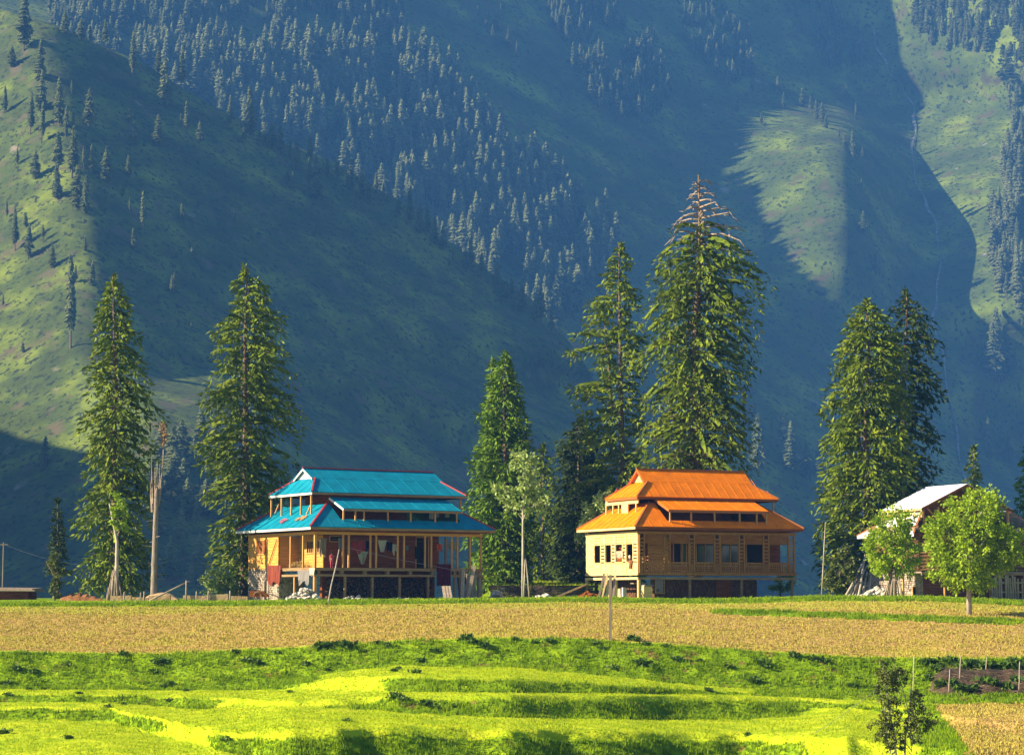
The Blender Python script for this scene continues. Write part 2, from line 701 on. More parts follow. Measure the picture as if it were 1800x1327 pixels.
o = far_tree(124, 612, 132, 'tallest very slender conifer where the lit and shaded flanks of the left hill meet', GL, B_left, 4, .8)
# rim of the left hill, dark trees along the crest
for x in range(410, 1000, 17):
    xx = x + R.uniform(-8, 8)
    yy = float(ip(xx, SIL)) + R.uniform(12, 40)
    far_tree(xx, yy, R.uniform(26, 56), 'dark conifer along the shaded crest of the left hill below the forest', 'conifers along the crest of the left hill', B_left)
# lit wood at the foot of the left hill
for i in range(34):
    x, y = R.uniform(265, 440), R.uniform(800, 1035)
    far_tree(x, y, R.uniform(42, 70), 'bright green conifer in the sunlit grove at the foot of the left hill', 'grove at the foot of the left hill', B_left, wide=1.35)


def inpoly(x, y, poly):
    c = False
    j = len(poly) - 1
    for i in range(len(poly)):
        xi, yi = poly[i]
        xj, yj = poly[j]
        if (yi > y) != (yj > y) and x < (xj - xi) * (y - yi) / (yj - yi) + xi:
            c = not c
        j = i
    return c


def scatter(poly, n, hr, label, group, seed, mind=6, B=None, wide=1.0):
    r = random.Random(seed)
    xs, ys = [p[0] for p in poly], [p[1] for p in poly]
    pts = []
    tries = 0
    while len(pts) < n and tries < n * 60:
        tries += 1
        x, y = r.uniform(min(xs), max(xs)), r.uniform(min(ys), max(ys))
        if inpoly(x, y, poly) and all((x - a) ** 2 + ((y - b) * .8) ** 2 > mind * mind for a, b in pts):
            pts.append((x, y))
            far_tree(x, y, r.uniform(*hr), label, group, B, wide=wide)


GM = 'conifers on the middle slope'
scatter([(962, 5), (1101, 5), (1101, 53), (1052, 79), (1000, 92), (966, 53)], 26, (24, 36), 'pale hazy conifer in the upper cluster on the middle slope above the broken-topped tree', GM, 1)
scatter([(1003, 124), (1150, 85), (1185, 185), (1132, 245), (1060, 196), (1026, 150)], 40, (28, 46), 'hazy conifer in the lower triangular cluster left of the sunlit meadow', GM, 2)
scatter([(1200, 25), (1250, 20), (1320, 90), (1325, 130), (1285, 155), (1230, 110), (1205, 80)], 24, (22, 36), 'small hazy conifer in the cluster right of the middle slope top', GM, 3)
scatter([(1430, 25), (1455, 20), (1510, 75), (1512, 128), (1440, 125)], 16, (18, 27), 'small conifer in the upper cluster above the sunlit meadow', GM, 4)
for x, y, h in [(855, 50, 26), (866, 75, 26), (872, 58, 34), (893, 83, 32), (908, 103, 26), (840, 34, 20), (880, 30, 20), (928, 95, 9), (1368, 170, 30),
                (1377, 192, 24), (1410, 188, 28), (1322, 162, 20), (1311, 181, 20), (1296, 194, 18), (1338, 219, 17), (1425, 200, 26), (1435, 212, 30),
                (1446, 218, 32), (1452, 226, 20), (1488, 177, 22), (1505, 211, 25), (1475, 245, 16), (1485, 264, 24), (1500, 277, 40), (1516, 283, 20),
                (1515, 335, 18), (1518, 412, 34), (1539, 479, 30), (1385, 25, 15), (1408, 60, 22)]:
    far_tree(x, y, h, 'lone small hazy conifer standing apart on the blue slope near the sunlit meadow', GM)
for x, y, h in [(1331, 832, 85), (1377, 798, 62), (1389, 827, 70), (1420, 844, 55), (1439, 832, 35), (1306, 749, 35), (1327, 732, 20), (1356, 761, 22), (1312, 700, 30)]:
    far_tree(x, y, h, 'slender pale conifer low on the dark slope right of the orange-roofed house', 'conifers low on the slope')
for x, y, h in [(1731, 645, 38), (1745, 672, 90), (1756, 680, 112), (1766, 668, 80), (1785, 653, 30)]:
    far_tree(x, y, h, 'tall hazy conifer just below the sunlit tip of the right slope', 'conifers at the right edge')
for x, y, h in [(1741, 827, 75), (1760, 807, 62), (1773, 811, 45)]:
    far_tree(x, y, h, 'hazy conifer of the trio low on the shaded slope above the metal-roofed house', 'conifers at the right edge')
scatter([(1590, 40), (1620, 20), (1800, 5), (1800, 90), (1700, 95), (1640, 85)], 34, (30, 50), 'grey-green conifer high on the sunlit right slope', 'conifers on the right slope', 5)
scatter([(1745, 110), (1800, 100), (1800, 560), (1745, 500), (1750, 400), (1790, 250)], 30, (32, 60), 'conifer in the strip at the right edge of the sunlit slope', 'conifers on the right slope', 6)
print('FAR TREES', NFAR[0])

# the dense wood on the big slope: reads as one mass
fr = random.Random(99)
WOOD = [(225, 120), (330, 20), (420, 60), (520, 5), (620, -40), (725, 10), (742, 60), (700, 90), (790, 160), (850, 225), (950, 310), (1000, 350), (1080, 430), (1090, 500), (1010, 560),
        (930, 590), (850, 500), (700, 385), (600, 320), (480, 265), (400, 225), (330, 185)]
CL = [[(962, -30), (1101, -30), (1110, 53), (1052, 85), (1000, 95), (966, 53)], [(1003, 118), (1150, 75), (1190, 190), (1135, 250), (1050, 200), (1020, 150)],
      [(1190, -30), (1260, -30), (1330, 90), (1330, 135), (1285, 160), (1225, 110), (1200, 80)], [(1425, -10), (1465, 0), (1515, 75), (1515, 132), (1435, 130)],
      [(1590, 45), (1620, -30), (1800, -30), (1800, 100), (1700, 105), (1640, 90)], [(1735, 110), (1800, 100), (1800, 580), (1740, 500), (1745, 400), (1785, 250)]]
Vs, Fs, kk = [], [], 0
pts = []
y = -30.0
while y < 640:
    x = 90.0
    while x < 1800:
        xx, yy = x + fr.uniform(-6, 6), y + fr.uniform(-7, 7)
        x += 10.5 + max(0, (yy - 300)) * .03
        ok = inpoly(xx, yy, WOOD) or (fr.random() < .55 and any(inpoly(xx, yy, q_) for q_ in CL)) or (yy < 90 and 90 < xx < 740 and fr.random() < .38) or (xx < 330 and yy < 130 and fr.random() < .6)
        if not ok:
            continue
        if vnoise(np.array([xx / 45 + 3]), np.array([yy / 40 + 8]))[0] < .27 + (.12 if yy > 330 else 0):
            continue
        p = cast(xx, yy, B_back)
        if p is None:
            continue
        V_, F_, n_ = FV[fr.randrange(7)]
        H = p.y / FP * fr.uniform(38, 84) * (1.08 if yy > 120 else .8) * (.62 if xx > 940 and yy < 260 else 1)
        a = fr.uniform(0, 6.28)
        ww = H * fr.uniform(1.2, 1.8)
        q = V_ * [ww, ww, H]
        q = np.stack([q[:, 0] * math.cos(a) - q[:, 1] * math.sin(a), q[:, 0] * math.sin(a) + q[:, 1] * math.cos(a), q[:, 2]], 1) + np.array(p)
        Vs.append(q)
        Fs.append(F_ + kk)
        kk += len(V_)
        pts.append((xx, yy))
    y += 11.5
M_wood = mat('wood_needles', [(.15, .18, .07), (.26, .30, .12), (.38, .40, .18)], scale=.12, rough=.9, trans=.45, detail=3, world=True)
tag(npmesh('forest', np.concatenate(Vs), np.concatenate(Fs), M_wood), kind='stuff')
print('WOOD', len(pts))

# stream down the gully, pebbly scree
ST_P = [(1528, 40), (1545, 90), (1565, 130), (1590, 160), (1608, 195), (1607, 235), (1603, 290), (1618, 340), (1640, 380), (1652, 430), (1650, 500), (1640, 560), (1660, 640), (1680, 760), (1700, 860)]
L_, R_ = [], []
for i in range(60):
    t = i / 59 * (len(ST_P) - 1)
    k = min(int(t), len(ST_P) - 2)
    f = t - k
    x = ST_P[k][0] * (1 - f) + ST_P[k + 1][0] * f + 3 * math.sin(i * 1.3)
    y = ST_P[k][1] * (1 - f) + ST_P[k + 1][1] * f
    wd = .7 + 2.6 * abs(math.sin(i * .7 + 1)) * abs(math.sin(i * 2.9))
    for s_, A_ in ((-wd, L_), (wd, R_)):
        p = cast(x + s_, y, B_back)
        A_.append(p - Vector(ray(x, y)).normalized() * 1.2 + Vector((0, 0, .6)))
SV = np.array([v for pr in zip(L_, R_) for v in pr])
SF = np.array([(2 * i, 2 * i + 1, 2 * i + 3, 2 * i + 2) for i in range(59)])
M_str = mat('stream_bed', [(.06, .075, .04), (.18, .18, .17), (.42, .42, .42)], scale=.2, rough=.5, world=True, bump=.5)
tag(npmesh('stream', SV, SF, M_str), kind='structure')
# ------------------------------------------------------------------ near ground
def zof(px, py, Y):
    a, b, c = rayn(np.asarray(px, float), np.asarray(py, float))
    return c / b * Y


CREST = [(-600, 1058), (0, 1056), (430, 1055), (600, 1053), (870, 1050), (1000, 1048), (1200, 1051), (1330, 1050), (1430, 1046), (1650, 1047),
         (1760, 1053), (1800, 1055), (2400, 1058)]
EDGE = [(-600, 1138), (0, 1143), (100, 1147), (250, 1149), (400, 1143), (550, 1135), (700, 1127), (850, 1121), (950, 1121), (1050, 1124),
        (1150, 1130), (1300, 1142), (1450, 1152), (1550, 1156), (1800, 1156), (2400, 1150)]
K10 = [(-600, 1206), (0, 1207), (300, 1210), (450, 1205), (520, 1194), (600, 1178), (700, 1169), (900, 1172), (1060, 1186), (1200, 1202), (1300, 1211), (1500, 1219), (1560, 1222), (1640, 1217), (2400, 1218)]
K11 = [(-600, 1208), (0, 1209), (300, 1212), (520, 1203), (600, 1191), (700, 1187), (900, 1191), (1000, 1196), (1100, 1204), (1200, 1210), (1300, 1216), (1560, 1225), (1640, 1223), (2400, 1224)]
K12 = [(-600, 1210), (0, 1211), (520, 1212), (600, 1213), (750, 1217), (900, 1216), (1100, 1218), (1300, 1221), (1560, 1233), (1640, 1236), (2400, 1237)]
K13 = [(-600, 1217), (0, 1217), (200, 1221), (400, 1226), (520, 1232), (650, 1224), (900, 1222), (1200, 1223), (1400, 1226), (1550, 1240), (1700, 1262), (2400, 1270)]
K14 = [(-600, 1232), (0, 1233), (200, 1234), (350, 1244), (480, 1240), (600, 1242), (700, 1250), (850, 1258), (1000, 1262), (1300, 1264), (1480, 1250), (1600, 1262), (1800, 1290), (2400, 1290)]
K15 = [(-600, 1241), (0, 1241), (200, 1244), (300, 1266), (400, 1288), (500, 1284), (700, 1278), (850, 1280), (1000, 1284), (1300, 1289), (1500, 1296), (1600, 1310), (1800, 1330), (2400, 1340)]
K16 = [(-600, 1264), (0, 1264), (200, 1268), (300, 1296), (400, 1318), (500, 1340), (700, 1352), (1000, 1358), (1500, 1350), (1800, 1360), (2400, 1360)]
K17 = [(-600, 1278), (0, 1278), (200, 1310), (400, 1365), (1800, 1385), (2400, 1385)]

gx = np.arange(-420, 2230, 7.0)
n = len(gx)
gap = sstep(835, 885, gx) * sstep(1120, 1060, gx)      # grass bank seen between the two houses
rows = []                                             # (Y array, Z array, subdivisions to next)


def lv(Y, z):
    return np.full(n, float(Y)), (np.full(n, float(z)) if np.isscalar(z) else z)


rows.append((*lv(640, -75), 8))
rows.append((*lv(330, -40), 8))
rows.append((*lv(215, -9), 8))
rows.append((*lv(197, -1.5 + 2.35 * gap), 6))
rows.append((*lv(190, -.3 + 1.6 * gap), 8))
rows.append((*lv(181, -.05 + .95 * gap), 5))
rows.append((*lv(180.2, -.08 + 0 * gap), 10))
yc = ip(gx, CREST)
rows.append((*lv(153.5, zof(gx, yc + .5, 153.5)), 3))
rows.append((*lv(152, zof(gx, yc + 1, 152)), 8))
rows.append((*lv(148.2, zof(gx, yc + 7, 148.2)), 3))
rows.append((*lv(147.7, zof(gx, yc + 10.5, 147.7)), 60))
ye = ip(gx, EDGE)
Yk = 120 + .5 * fbm(gx / 60, gx * 0, 3)
Zk = zof(gx, ye, Yk)
rows.append((Yk, Zk, 3))
Yk = Yk - .4
rows.append((Yk, zof(gx, ye + 3.5, Yk), 14))
py_prev = ye + 3.5


def riser(K, sub, slope=.026):
    global Yk, py_prev
    py = np.maximum(ip(gx, K), py_prev + .6)
    Yk = Yk - (.12 + slope * (py - py_prev))
    rows.append((Yk, zof(gx, py, Yk), sub))
    py_prev = py


def tread(K, sub, drop=.12):
    global Yk, py_prev
    py = np.maximum(ip(gx, K), py_prev + .6)
    z0 = rows[-1][1]
    a, b, c = rayn(gx, py)
    Yn = (z0 - drop * np.clip((py - py_prev) / 10, 0, 1)) / (c / b)
    Yk = np.minimum(Yn, Yk - .1)
    rows.append((Yk, zof(gx, py, Yk), sub))
    py_prev = py


riser(K10, 12, .055)
tread(K11, 10)
riser(K12, 14, .075)
tread(K13, 8)
riser(K14, 14, .065)
tread(K15, 20)
riser(K16, 10, .05)
tread(K17, 6)
rows.append((np.full(n, 62.), np.full(n, -6.9), 6))
rows.append((np.full(n, 30.), np.full(n, -4.2), 4))
rows.append((np.full(n, 6.), np.full(n, -1.9), 4))
rows.append((np.full(n, -40.), np.full(n, -1.7), 0))
GY, GZ, ks = [], [], []
for i in range(len(rows) - 1):
    a, b = rows[i], rows[i + 1]
    for j in range(a[2]):
        t = j / a[2]
        GY.append(a[0] * (1 - t) + b[0] * t)
        GZ.append(a[1] * (1 - t) + b[1] * t)
        ks.append(i + t)
GY.append(rows[-1][0]); GZ.append(rows[-1][1]); ks.append(len(rows) - 1)
GY, GZ, ks = np.array(GY), np.array(GZ), np.array(ks)
GY[60:] = blur(GY, 2, 0)[60:]
zb = blur(blur(GZ, 2, 0), 2, 1)
GZ = np.where((ks > 10.5)[:, None], zb, GZ)
a, b, c = rayn(gx, np.full(n, 1100.0))
# columns fan out with distance (kept parallel near the camera so the sheet stays wide)
GX = (gx[None, :] - 900) / FP * np.maximum(GY, 60)
# unevenness
near = ((ks > 10.3) & (ks < 22))[:, None]
bank = np.zeros_like(GY)
for lo_, hi_, am in [(11, 13.2, .34), (14, 15, .22), (16, 17, .22), (18, 19, .45)]:
    m_ = ((ks >= lo_) & (ks <= hi_))[:, None]
    bank = np.where(m_, am, bank)
bank = blur(bank, 3, 0)
GZ = GZ + near * (.05 * fbm(GX / 3.0, GY / 2.0, 3) + .035 * fbm(GX / .8, GY / .7, 2)) + bank * (fbm(GX / 1.0, GY / .7 + 7, 4) * .95)
GZ = GZ + (ks < 9)[:, None] * .05 * fbm(GX / 4, GY / 4, 3)
# low grass baulk crossing the right of the field
PXn = gx[None, :] + 0 * GY
PYn = H0 / 2 - FP * (-GY * ST + GZ * CT) / (GY * CT + GZ * ST)
BA = 1076 + (PXn - 1240) * .034
baulk = np.exp(-((PYn - BA) / 3.6) ** 2) * sstep(1200, 1300, PXn) * (np.abs(ks - 10.5) < .6)[:, None]
GZ = GZ + .18 * baulk
V = np.stack([GX, GY, GZ], -1)
nr, nc = GY.shape
Fg = grid_faces(nr, nc)
kr = np.repeat(ks[:-1], nc - 1)
fpx = np.tile(gx[:-1], nr - 1)
PYf = PYn[:-1, :-1].ravel()
PXf = PXn[:-1, :-1].ravel()
bau = baulk[:-1, :-1].ravel() > .35
field = (kr >= 10) & (kr < 11) & ~bau
f2 = (PYf > 1236) & (PXf > 1632 + (PYf - 1240) * .75) & (kr > 14) & (kr < 23)
soil = field | f2
PATH = [(640, 1214), (560, 1220), (490, 1236), (420, 1254), (350, 1274), (320, 1295), (345, 1330), (420, 1370)]
pd = np.full(PXf.shape, 1e9)
for (xa, ya), (xb, yb) in zip(PATH, PATH[1:]):
    t_ = np.clip(((PXf - xa) * (xb - xa) + (PYf - ya) * (yb - ya) * 4) / ((xb - xa) ** 2 + 4 * (yb - ya) ** 2), 0, 1)
    pd = np.minimum(pd, np.hypot(PXf - xa - t_ * (xb - xa), 2 * (PYf - ya - t_ * (yb - ya))))
pn = 14 * fbm(PXf / 22, PYf / 6, 3)
path = (pd + pn < 42) & (kr > 12)
tr_ = ((kr > 13.0) & (kr < 14.15) & (PXf > 560 + 20 * fbm(PYf / 3, PXf * 0)) & (PXf < 1320)) | ((kr > 15) & (kr < 16.2)) | ((kr > 17) & (kr < 18.25)) | ((kr > 19.05) & (kr < 21) & (PXf < 520))
tr_ |= (kr > 12) & (PXf < 330) & (kr > 18.9) & (pn > -2)
meadow = ((path | tr_) & (PXf < 1600 + pn * 3)) | ((kr > 7) & (kr < 8.4)) | ((kr > 16.5) & (kr < 20) & (PXf > 1400) & (PXf < 1600)) | ((kr > 2.8) & (kr < 5))
mg = meadow.reshape(nr - 1, nc - 1).astype(float)
mg = np.pad(mg, ((0, 1), (0, 1)), mode='edge')
mg = blur(blur(mg, 2, 0), 6, 1)
fe = np.where((ks >= 10) & (ks <= 11), np.clip(np.maximum((10.22 - ks) / .2, (ks - 10.93) / .07), 0, 1) * .75, 0)
fe += .45 * np.clip((10.5 - ks) / .5, 0, 1) * ((ks >= 10) & (ks <= 11))
mg = np.where(((ks >= 10) & (ks <= 11))[:, None], fe[:, None] + 0 * mg, mg)
SHORT = mg.ravel()
meadow = (mg[:-1, :-1].ravel() + .5 * vnoise(V[:-1, :-1, 0].ravel() / .6, V[:-1, :-1, 1].ravel() / .5) - .25) > .5

M_gr = mat('bank_grass', [(.07, .13, .005), (.17, .28, .007), (.31, .42, .010)], scale=1.1, rough=.95, bump=.08, bscale=7, world=True, spec=.05)
mix_in(M_gr, (.20, .13, .04), .8, .60, .70, off=5)
M_md = M_gr
mix_attr(M_gr, [(.22, .34, .008), (.36, .46, .010), (.50, .55, .02)], .9, 'short')  # short grass; treads also painted brighter than banks for sun on flat ground
M_so = mat('stubble_soil', [(.20, .11, .03), (.42, .27, .08), (.62, .44, .15)], scale=2.2, rough=.95, bump=.15, bscale=5, world=True, spec=.05, detail=9)
mix_in(M_so, (.40, .36, .04), .22, .50, .68, off=8, detail=10)
mix_in(M_so, (.06, .04, .02), 3.2, .62, .66, off=4, detail=3)

mix_attr(M_so, [(.24, .28, .02), (.38, .38, .04), (.46, .40, .08)], 1.6, 'short', wob=.55, wscale=.5)


def sub(name, mask, m):
    idx = Fg[mask]
    used = np.unique(idx)
    mp = -np.ones(nr * nc, dtype=int)
    mp[used] = np.arange(len(used))
    o = npmesh(name, V.reshape(-1, 3)[used], mp[idx], m, smooth=True)
    at = o.data.attributes.new('short', 'FLOAT', 'POINT')
    at.data.foreach_set('value', SHORT[used].astype(np.float32))
    return o


GO = sub('ground', ~soil, M_gr)
FO = sub('field', field, M_so)
F2 = sub('field', f2, M_so)
for o in (GO, FO, F2):
    tag(o, kind='structure')
B_gr = bvh(GO, FO, F2)


def gz(x, y):
    h = B_gr.ray_cast(Vector((x, y, 60)), Vector((0, 0, -1)), 300)
    return h[0].z if h[0] is not None else 0.0


def gp(px, py):
    """ground point seen at a photo pixel"""
    return cast(px, py, B_gr)


def gat(px, Y):
    """ground point at depth Y in the picture column px"""
    x = (px - 900) / FP * Y
    return Vector((x, Y, gz(x, Y)))


# ------------------------------------------------------------------ grass blades
def blades(n, pick, hr, wr, m, name, seed, per=3, lean=.5):
    r = np.random.RandomState(seed)
    V3 = V.reshape(-1, 3)
    tri = Fg[pick]
    # area weights as seen (projected), so blades go where they show
    q = V3[tri]
    cen = q.mean(1)
    area = np.linalg.norm(np.cross(q[:, 2] - q[:, 0], q[:, 3] - q[:, 1]), axis=1)
    w_ = area / (cen[:, 1] ** 1.0)
    w_ /= w_.sum()
    k = r.choice(len(tri), n, p=w_)
    u, v = r.rand(n, 1), r.rand(n, 1)
    P0 = (q[k, 0] * (1 - u) + q[k, 1] * u) * (1 - v) + (q[k, 3] * (1 - u) + q[k, 2] * u) * v
    cl = vnoise(P0[:, 0] / 1.1, P0[:, 1] / .9)
    h = (hr[0] + (hr[1] - hr[0]) * r.rand(n)) * (.45 + 1.1 * cl)
    Vs = []
    for i in range(per):
        a = r.rand(n) * 6.283
        off = np.stack([np.cos(a), np.sin(a), 0 * a], 1)
        tip = P0 + off * (h * lean * r.rand(n))[:, None] + np.stack([0 * h, 0 * h, h], 1)
        a2 = r.rand(n) * 6.283
        sd = np.stack([np.cos(a2), np.sin(a2), 0 * a2], 1) * (wr * (.6 + .8 * r.rand(n)))[:, None]
        b0 = P0 + off * .03 - np.array([0, 0, .02])
        Vs.append(np.stack([b0 - sd, b0 + sd, tip], 1))
    Va = np.concatenate(Vs).reshape(-1, 3)
    Fa = np.arange(len(Va)).reshape(-1, 3)
    o = npmesh(name, Va, Fa, m)
    tag(o, kind='stuff')
    return o


M_bl = mat('grass_blades', [(.07, .14, .005), (.19, .31, .008), (.34, .45, .012)], scale=.9, rough=.8, world=True, trans=.35, spec=.1)
M_mb = mat('short_lit_blades', [(.22, .34, .008), (.36, .46, .010), (.50, .55, .02)], scale=.8, rough=.8, world=True, trans=.35, spec=.1)  # short tread grass, its sunlit brightness partly put into the colour
M_st = mat('stubble_blades', [(.34, .33, .03), (.50, .42, .09), (.16, .09, .03)], scale=3, rough=.85, world=True, trans=.2, spec=.1)
vis = (PXf > -150) & (PXf < 1950)
g_all = ~soil & vis & (kr > 7.6) & (kr < 21.5)
blades(42000, g_all & meadow, (.04, .09), .022, M_mb, 'grass', 1, lean=.9)
blades(125000, g_all & ~meadow, (.06, .21), .028, M_bl, 'grass', 2, lean=.8)
blades(6000, (bau | ((kr > 7.9) & (kr < 9.6))) & vis, (.05, .17), .04, M_bl, 'grass', 4, lean=.8)
blades(4000, (kr > 2.8) & (kr < 5.5) & (PXf > 840) & (PXf < 1070), (.06, .22), .04, M_mb, 'grass', 5)
blades(70000, soil & vis, (.03, .12), .035, M_st, 'stubble', 3, lean=1.2)
# ------------------------------------------------------------------ near trees
M_nd = [mat('spruce_needles', [(.03, .06, .006), (.11, .165, .008), (.27, .32, .014)], scale=.9, rough=.75, trans=.12, spec=.15, detail=4, rnd=1),
        mat('dark_needles', [(.018, .035, .010), (.045, .075, .014), (.08, .11, .02)], scale=.7, rough=.75, trans=.2, spec=.15, detail=4, rnd=1),
        mat('fresh_needles', [(.03, .07, .008), (.11, .20, .010), (.24, .36, .016)], scale=.9, rough=.75, trans=.12, spec=.15, detail=4, rnd=1)]
M_bark = mat('conifer_bark', [(.07, .045, .03), (.17, .12, .08), (.30, .23, .16)], scale=2.2, rough=.95, bump=.06, stretch=(3, 3, .5), rnd=1)
M_dead = mat('dead_wood', [(.16, .12, .09), (.34, .27, .20), (.5, .42, .33)], scale=2.5, rough=.95, bump=.03, stretch=(3, 3, .6), rnd=1)


def sprays(C, D, L, Wd, r):
    """pointed needle sprays: one quad each"""
    n = len(C)
    D = D / (np.linalg.norm(D, axis=1, keepdims=True) + 1e-9)
    up = r.randn(n, 3)
    S = np.cross(D, up)
    S /= np.linalg.norm(S, axis=1, keepdims=True) + 1e-9
    a = C
    b = C + D * (L * .45)[:, None] + S * (Wd)[:, None]
    c = C + D * L[:, None]
    d = C + D * (L * .45)[:, None] - S * (Wd)[:, None]
    V = np.stack([a, b, c, d], 1).reshape(-1, 3)
    return V, np.arange(4 * n).reshape(-1, 4)


def conifer(label, px, pybase, pytop, Y, prof, seed, nb=120, crown=(0.0, .95), mt=0, dens=34, droop=.35, hang=.5,
            trunk=.32, deadtop=0.0, deadlow=0.0, gapn=.2, spl=.52, lean=0.0, group='tall conifers around the houses', fork=None,
            basez=None, sw=.085):
    """prof: (t from top 0..1 base, half width left px, half width right px)"""
    r = np.random.RandomState(seed)
    rr = random.Random(seed)
    base = gat(px, Y)
    if basez is not None:
        base.z = basez
    elif pybase is not None:
        base = P(px, pybase, Y)
    top = P(px + lean, pytop, Y)
    H = top.z - base.z
    mpp = Y / FP
    t_ = empty('conifer', base)
    tag(t_, label, 'conifer tree', group)
    wob = [(rr.uniform(-.012, .012) * H * .5, rr.uniform(-.01, .01) * H * .5) for _ in range(9)]
    wob[0] = (0, 0)

    def axis(z):
        u = max(0, min(1, z / H)) * 8
        k = min(int(u), 7)
        f = u - k
        ox = wob[k][0] * (1 - f) + wob[k + 1][0] * f
        oy = wob[k][1] * (1 - f) + wob[k + 1][1] * f
        return Vector((ox + (top.x - base.x) * (z / H) ** 1.5, oy, z))
    tb = MB()
    db = MB()
    zs = [H * k / 14 for k in range(15)]
    rads = [trunk * (1 - .93 * (z / H) ** .9) * (1.35 if i == 0 else 1) + .02 for i, z in enumerate(zs)]
    p0 = axis(0)
    tb.tube([p0 - Vector((0, 0, .5))] + [axis(z) for z in zs], [rads[0] * 1.1] + rads, 8)
    if fork:
        for (fz, dx, fh) in fork:
            a = axis(fz * H)
            b = a + Vector((dx * .6, .1, H * .04))
            c = Vector((a.x + dx, a.y + .2, a.z + fh * H))
            tb.tube([a, b, c], [trunk * .45, trunk * .35, .03], 6)
    Cs, Ds, Ls = [], [], []
    RV = []
    P_t = [p[0] for p in prof]
    PL = [p[1] * 1.02 for p in prof]
    PR = [p[2] * 1.02 for p in prof]
    nb = int(nb * 1.12)
    for i in range(nb):
        u = (i + rr.random()) / nb
        t = crown[0] + (crown[1] - crown[0]) * u ** .9
        z = H * (1 - t)
        az = i * 2.399 + rr.uniform(-.5, .5)
        wl, wr = np.interp(t, P_t, PL), np.interp(t, P_t, PR)
        cx = math.cos(az)
        wpx = wr * (cx + 1) / 2 + wl * (1 - cx) / 2
        mod = .88 + .34 * rr.random() if rr.random() > gapn else .3 + .35 * rr.random()
        L = wpx * mpp * mod
        if L < .15:
            continue
        dx, dy = math.cos(az), math.sin(az)
        a0 = axis(z)
        dr = droop * (.6 + .8 * rr.random())
        rise = .16 + .22 * (1 - t) + rr.uniform(-.08, .08)

        def curve(s):
            return Vector((a0.x + dx * L * s, a0.y + dy * L * s, a0.z + L * (rise * s - dr * s * s * 1.3)))
        rad = max(.018, trunk * .16 * (.4 + .6 * t)) * min(1, L / 2 + .3)
        dead = t < deadtop or (deadlow and t > 1 - deadlow and rr.random() < .7)
        mid = curve(.45)
        if dead:
            pts = [a0, mid, curve(.8) + Vector((0, 0, .1 * L)), curve(1.0) + Vector((rr.uniform(-.2, .2), 0, .16 * L * rr.uniform(-1, 1)))]
            db.tube(pts, [rad * 2.2, rad * 1.5, rad, .02], 4)
            for q in range(3):
                s = rr.uniform(.35, .9)
                c = curve(s)
                db.tube([c, c + Vector((dx * .25 * L + rr.uniform(-.3, .3), rr.uniform(-.4, .4), rr.uniform(-.35, .1) * L * .5))], [rad * .9, .015], 3)
            if t < deadtop * .75 or rr.random() < .6:
                continue
        else:
            tb.tube([a0, mid, curve(.95)], [rad * 1.3, rad * .8, .012], 4, cap=False)
        # the bough's own flat mass of twigs, drooping at both edges
        ns_ = 9
        prev = None
        for q in range(ns_ + 1):
            sv = .18 + .66 * q / ns_
            c = curve(sv)
            wd = (.07 + .065 * L * min(1, max(.12, 1.1 - sv)) ** .7 * min(1, sv * 3 + .3)) * rr.uniform(.7, 1.25)
            d1 = wd * rr.uniform(.35, .8)
            cur = ((c.x - dy * wd, c.y + dx * wd, c.z - d1 - .1), (c.x, c.y, c.z + .02), (c.x + dy * wd, c.y - dx * wd, c.z - d1 * rr.uniform(.7, 1.3) - .1))
            if prev is not None and rr.random() < .86:
                RV.append([prev[0], prev[1], cur[1], cur[0]])
                RV.append([prev[1], prev[2], cur[2], cur[1]])
                # hanging curtain of twigs under the bough
                hh2 = min(.42, hang * rr.uniform(.3, .9) * min(1, L / 2.2))
                if rr.random() < .75:
                    RV.append([prev[1], cur[1], (cur[1][0], cur[1][1], cur[1][2] - hh2 * rr.uniform(.3, 1)), (prev[1][0], prev[1][1], prev[1][2] - hh2)])
            prev = cur
        nsp = int(dens * L * (9 if dead is False else .5)) + 8
        s = .2 + .82 * r.rand(nsp) ** .75
        lat = (r.rand(nsp) * 2 - 1) * (.16 + .26 * L * np.clip(1.15 - s, .12, 1) ** .8)
        hg = r.rand(nsp) ** 1.6 * hang * (.5 + .5 * np.clip(L / 2.5, 0, 1.2))
        cx_ = a0.x + dx * L * s - dy * lat
        cy_ = a0.y + dy * L * s + dx * lat
        cz_ = a0.z + L * (rise * s - dr * s * s * 1.3) - hg - np.abs(lat) * .25
        Cs.append(np.stack([cx_, cy_, cz_], 1))
        out = np.array([dx, dy, 0]) * .8 + np.stack([-dy * np.sign(lat) * .6, dx * np.sign(lat) * .6, -.25 - 1.1 * hg / (hang + 1e-6)], 1)
        Ds.append(out + .45 * r.randn(nsp, 3))
        Ls.append(spl * (.55 + .75 * r.rand(nsp)))
    # leader tuft
    if deadtop == 0:
        n_ = 60
        z = H * (1 - .045 * r.rand(n_))
        Cs.append(np.stack([top.x - base.x + .12 * r.randn(n_) * (H - z), .12 * r.randn(n_) * (H - z), z], 1))
        Ds.append(np.stack([r.randn(n_), r.randn(n_), 1 + 0 * z], 1))
        Ls.append(.35 + .2 * r.rand(n_))
    C, D, L = np.concatenate(Cs), np.concatenate(Ds), np.concatenate(Ls)
    Vv, Ff = sprays(C, D, L, L * sw / .5 * .95, r)
    RV_ = np.array(RV).reshape(-1, 3)
    Ff = np.concatenate([Ff, np.arange(len(RV_)).reshape(-1, 4) + len(Vv)])
    Vv = np.concatenate([Vv, RV_])
    tb.build('trunk', M_bark, t_, smooth=True)
    if db.v:
        db.build('dead_branches', M_dead, t_, smooth=True)
    npmesh('crown', Vv, Ff, M_nd[mt], t_)
    return t_


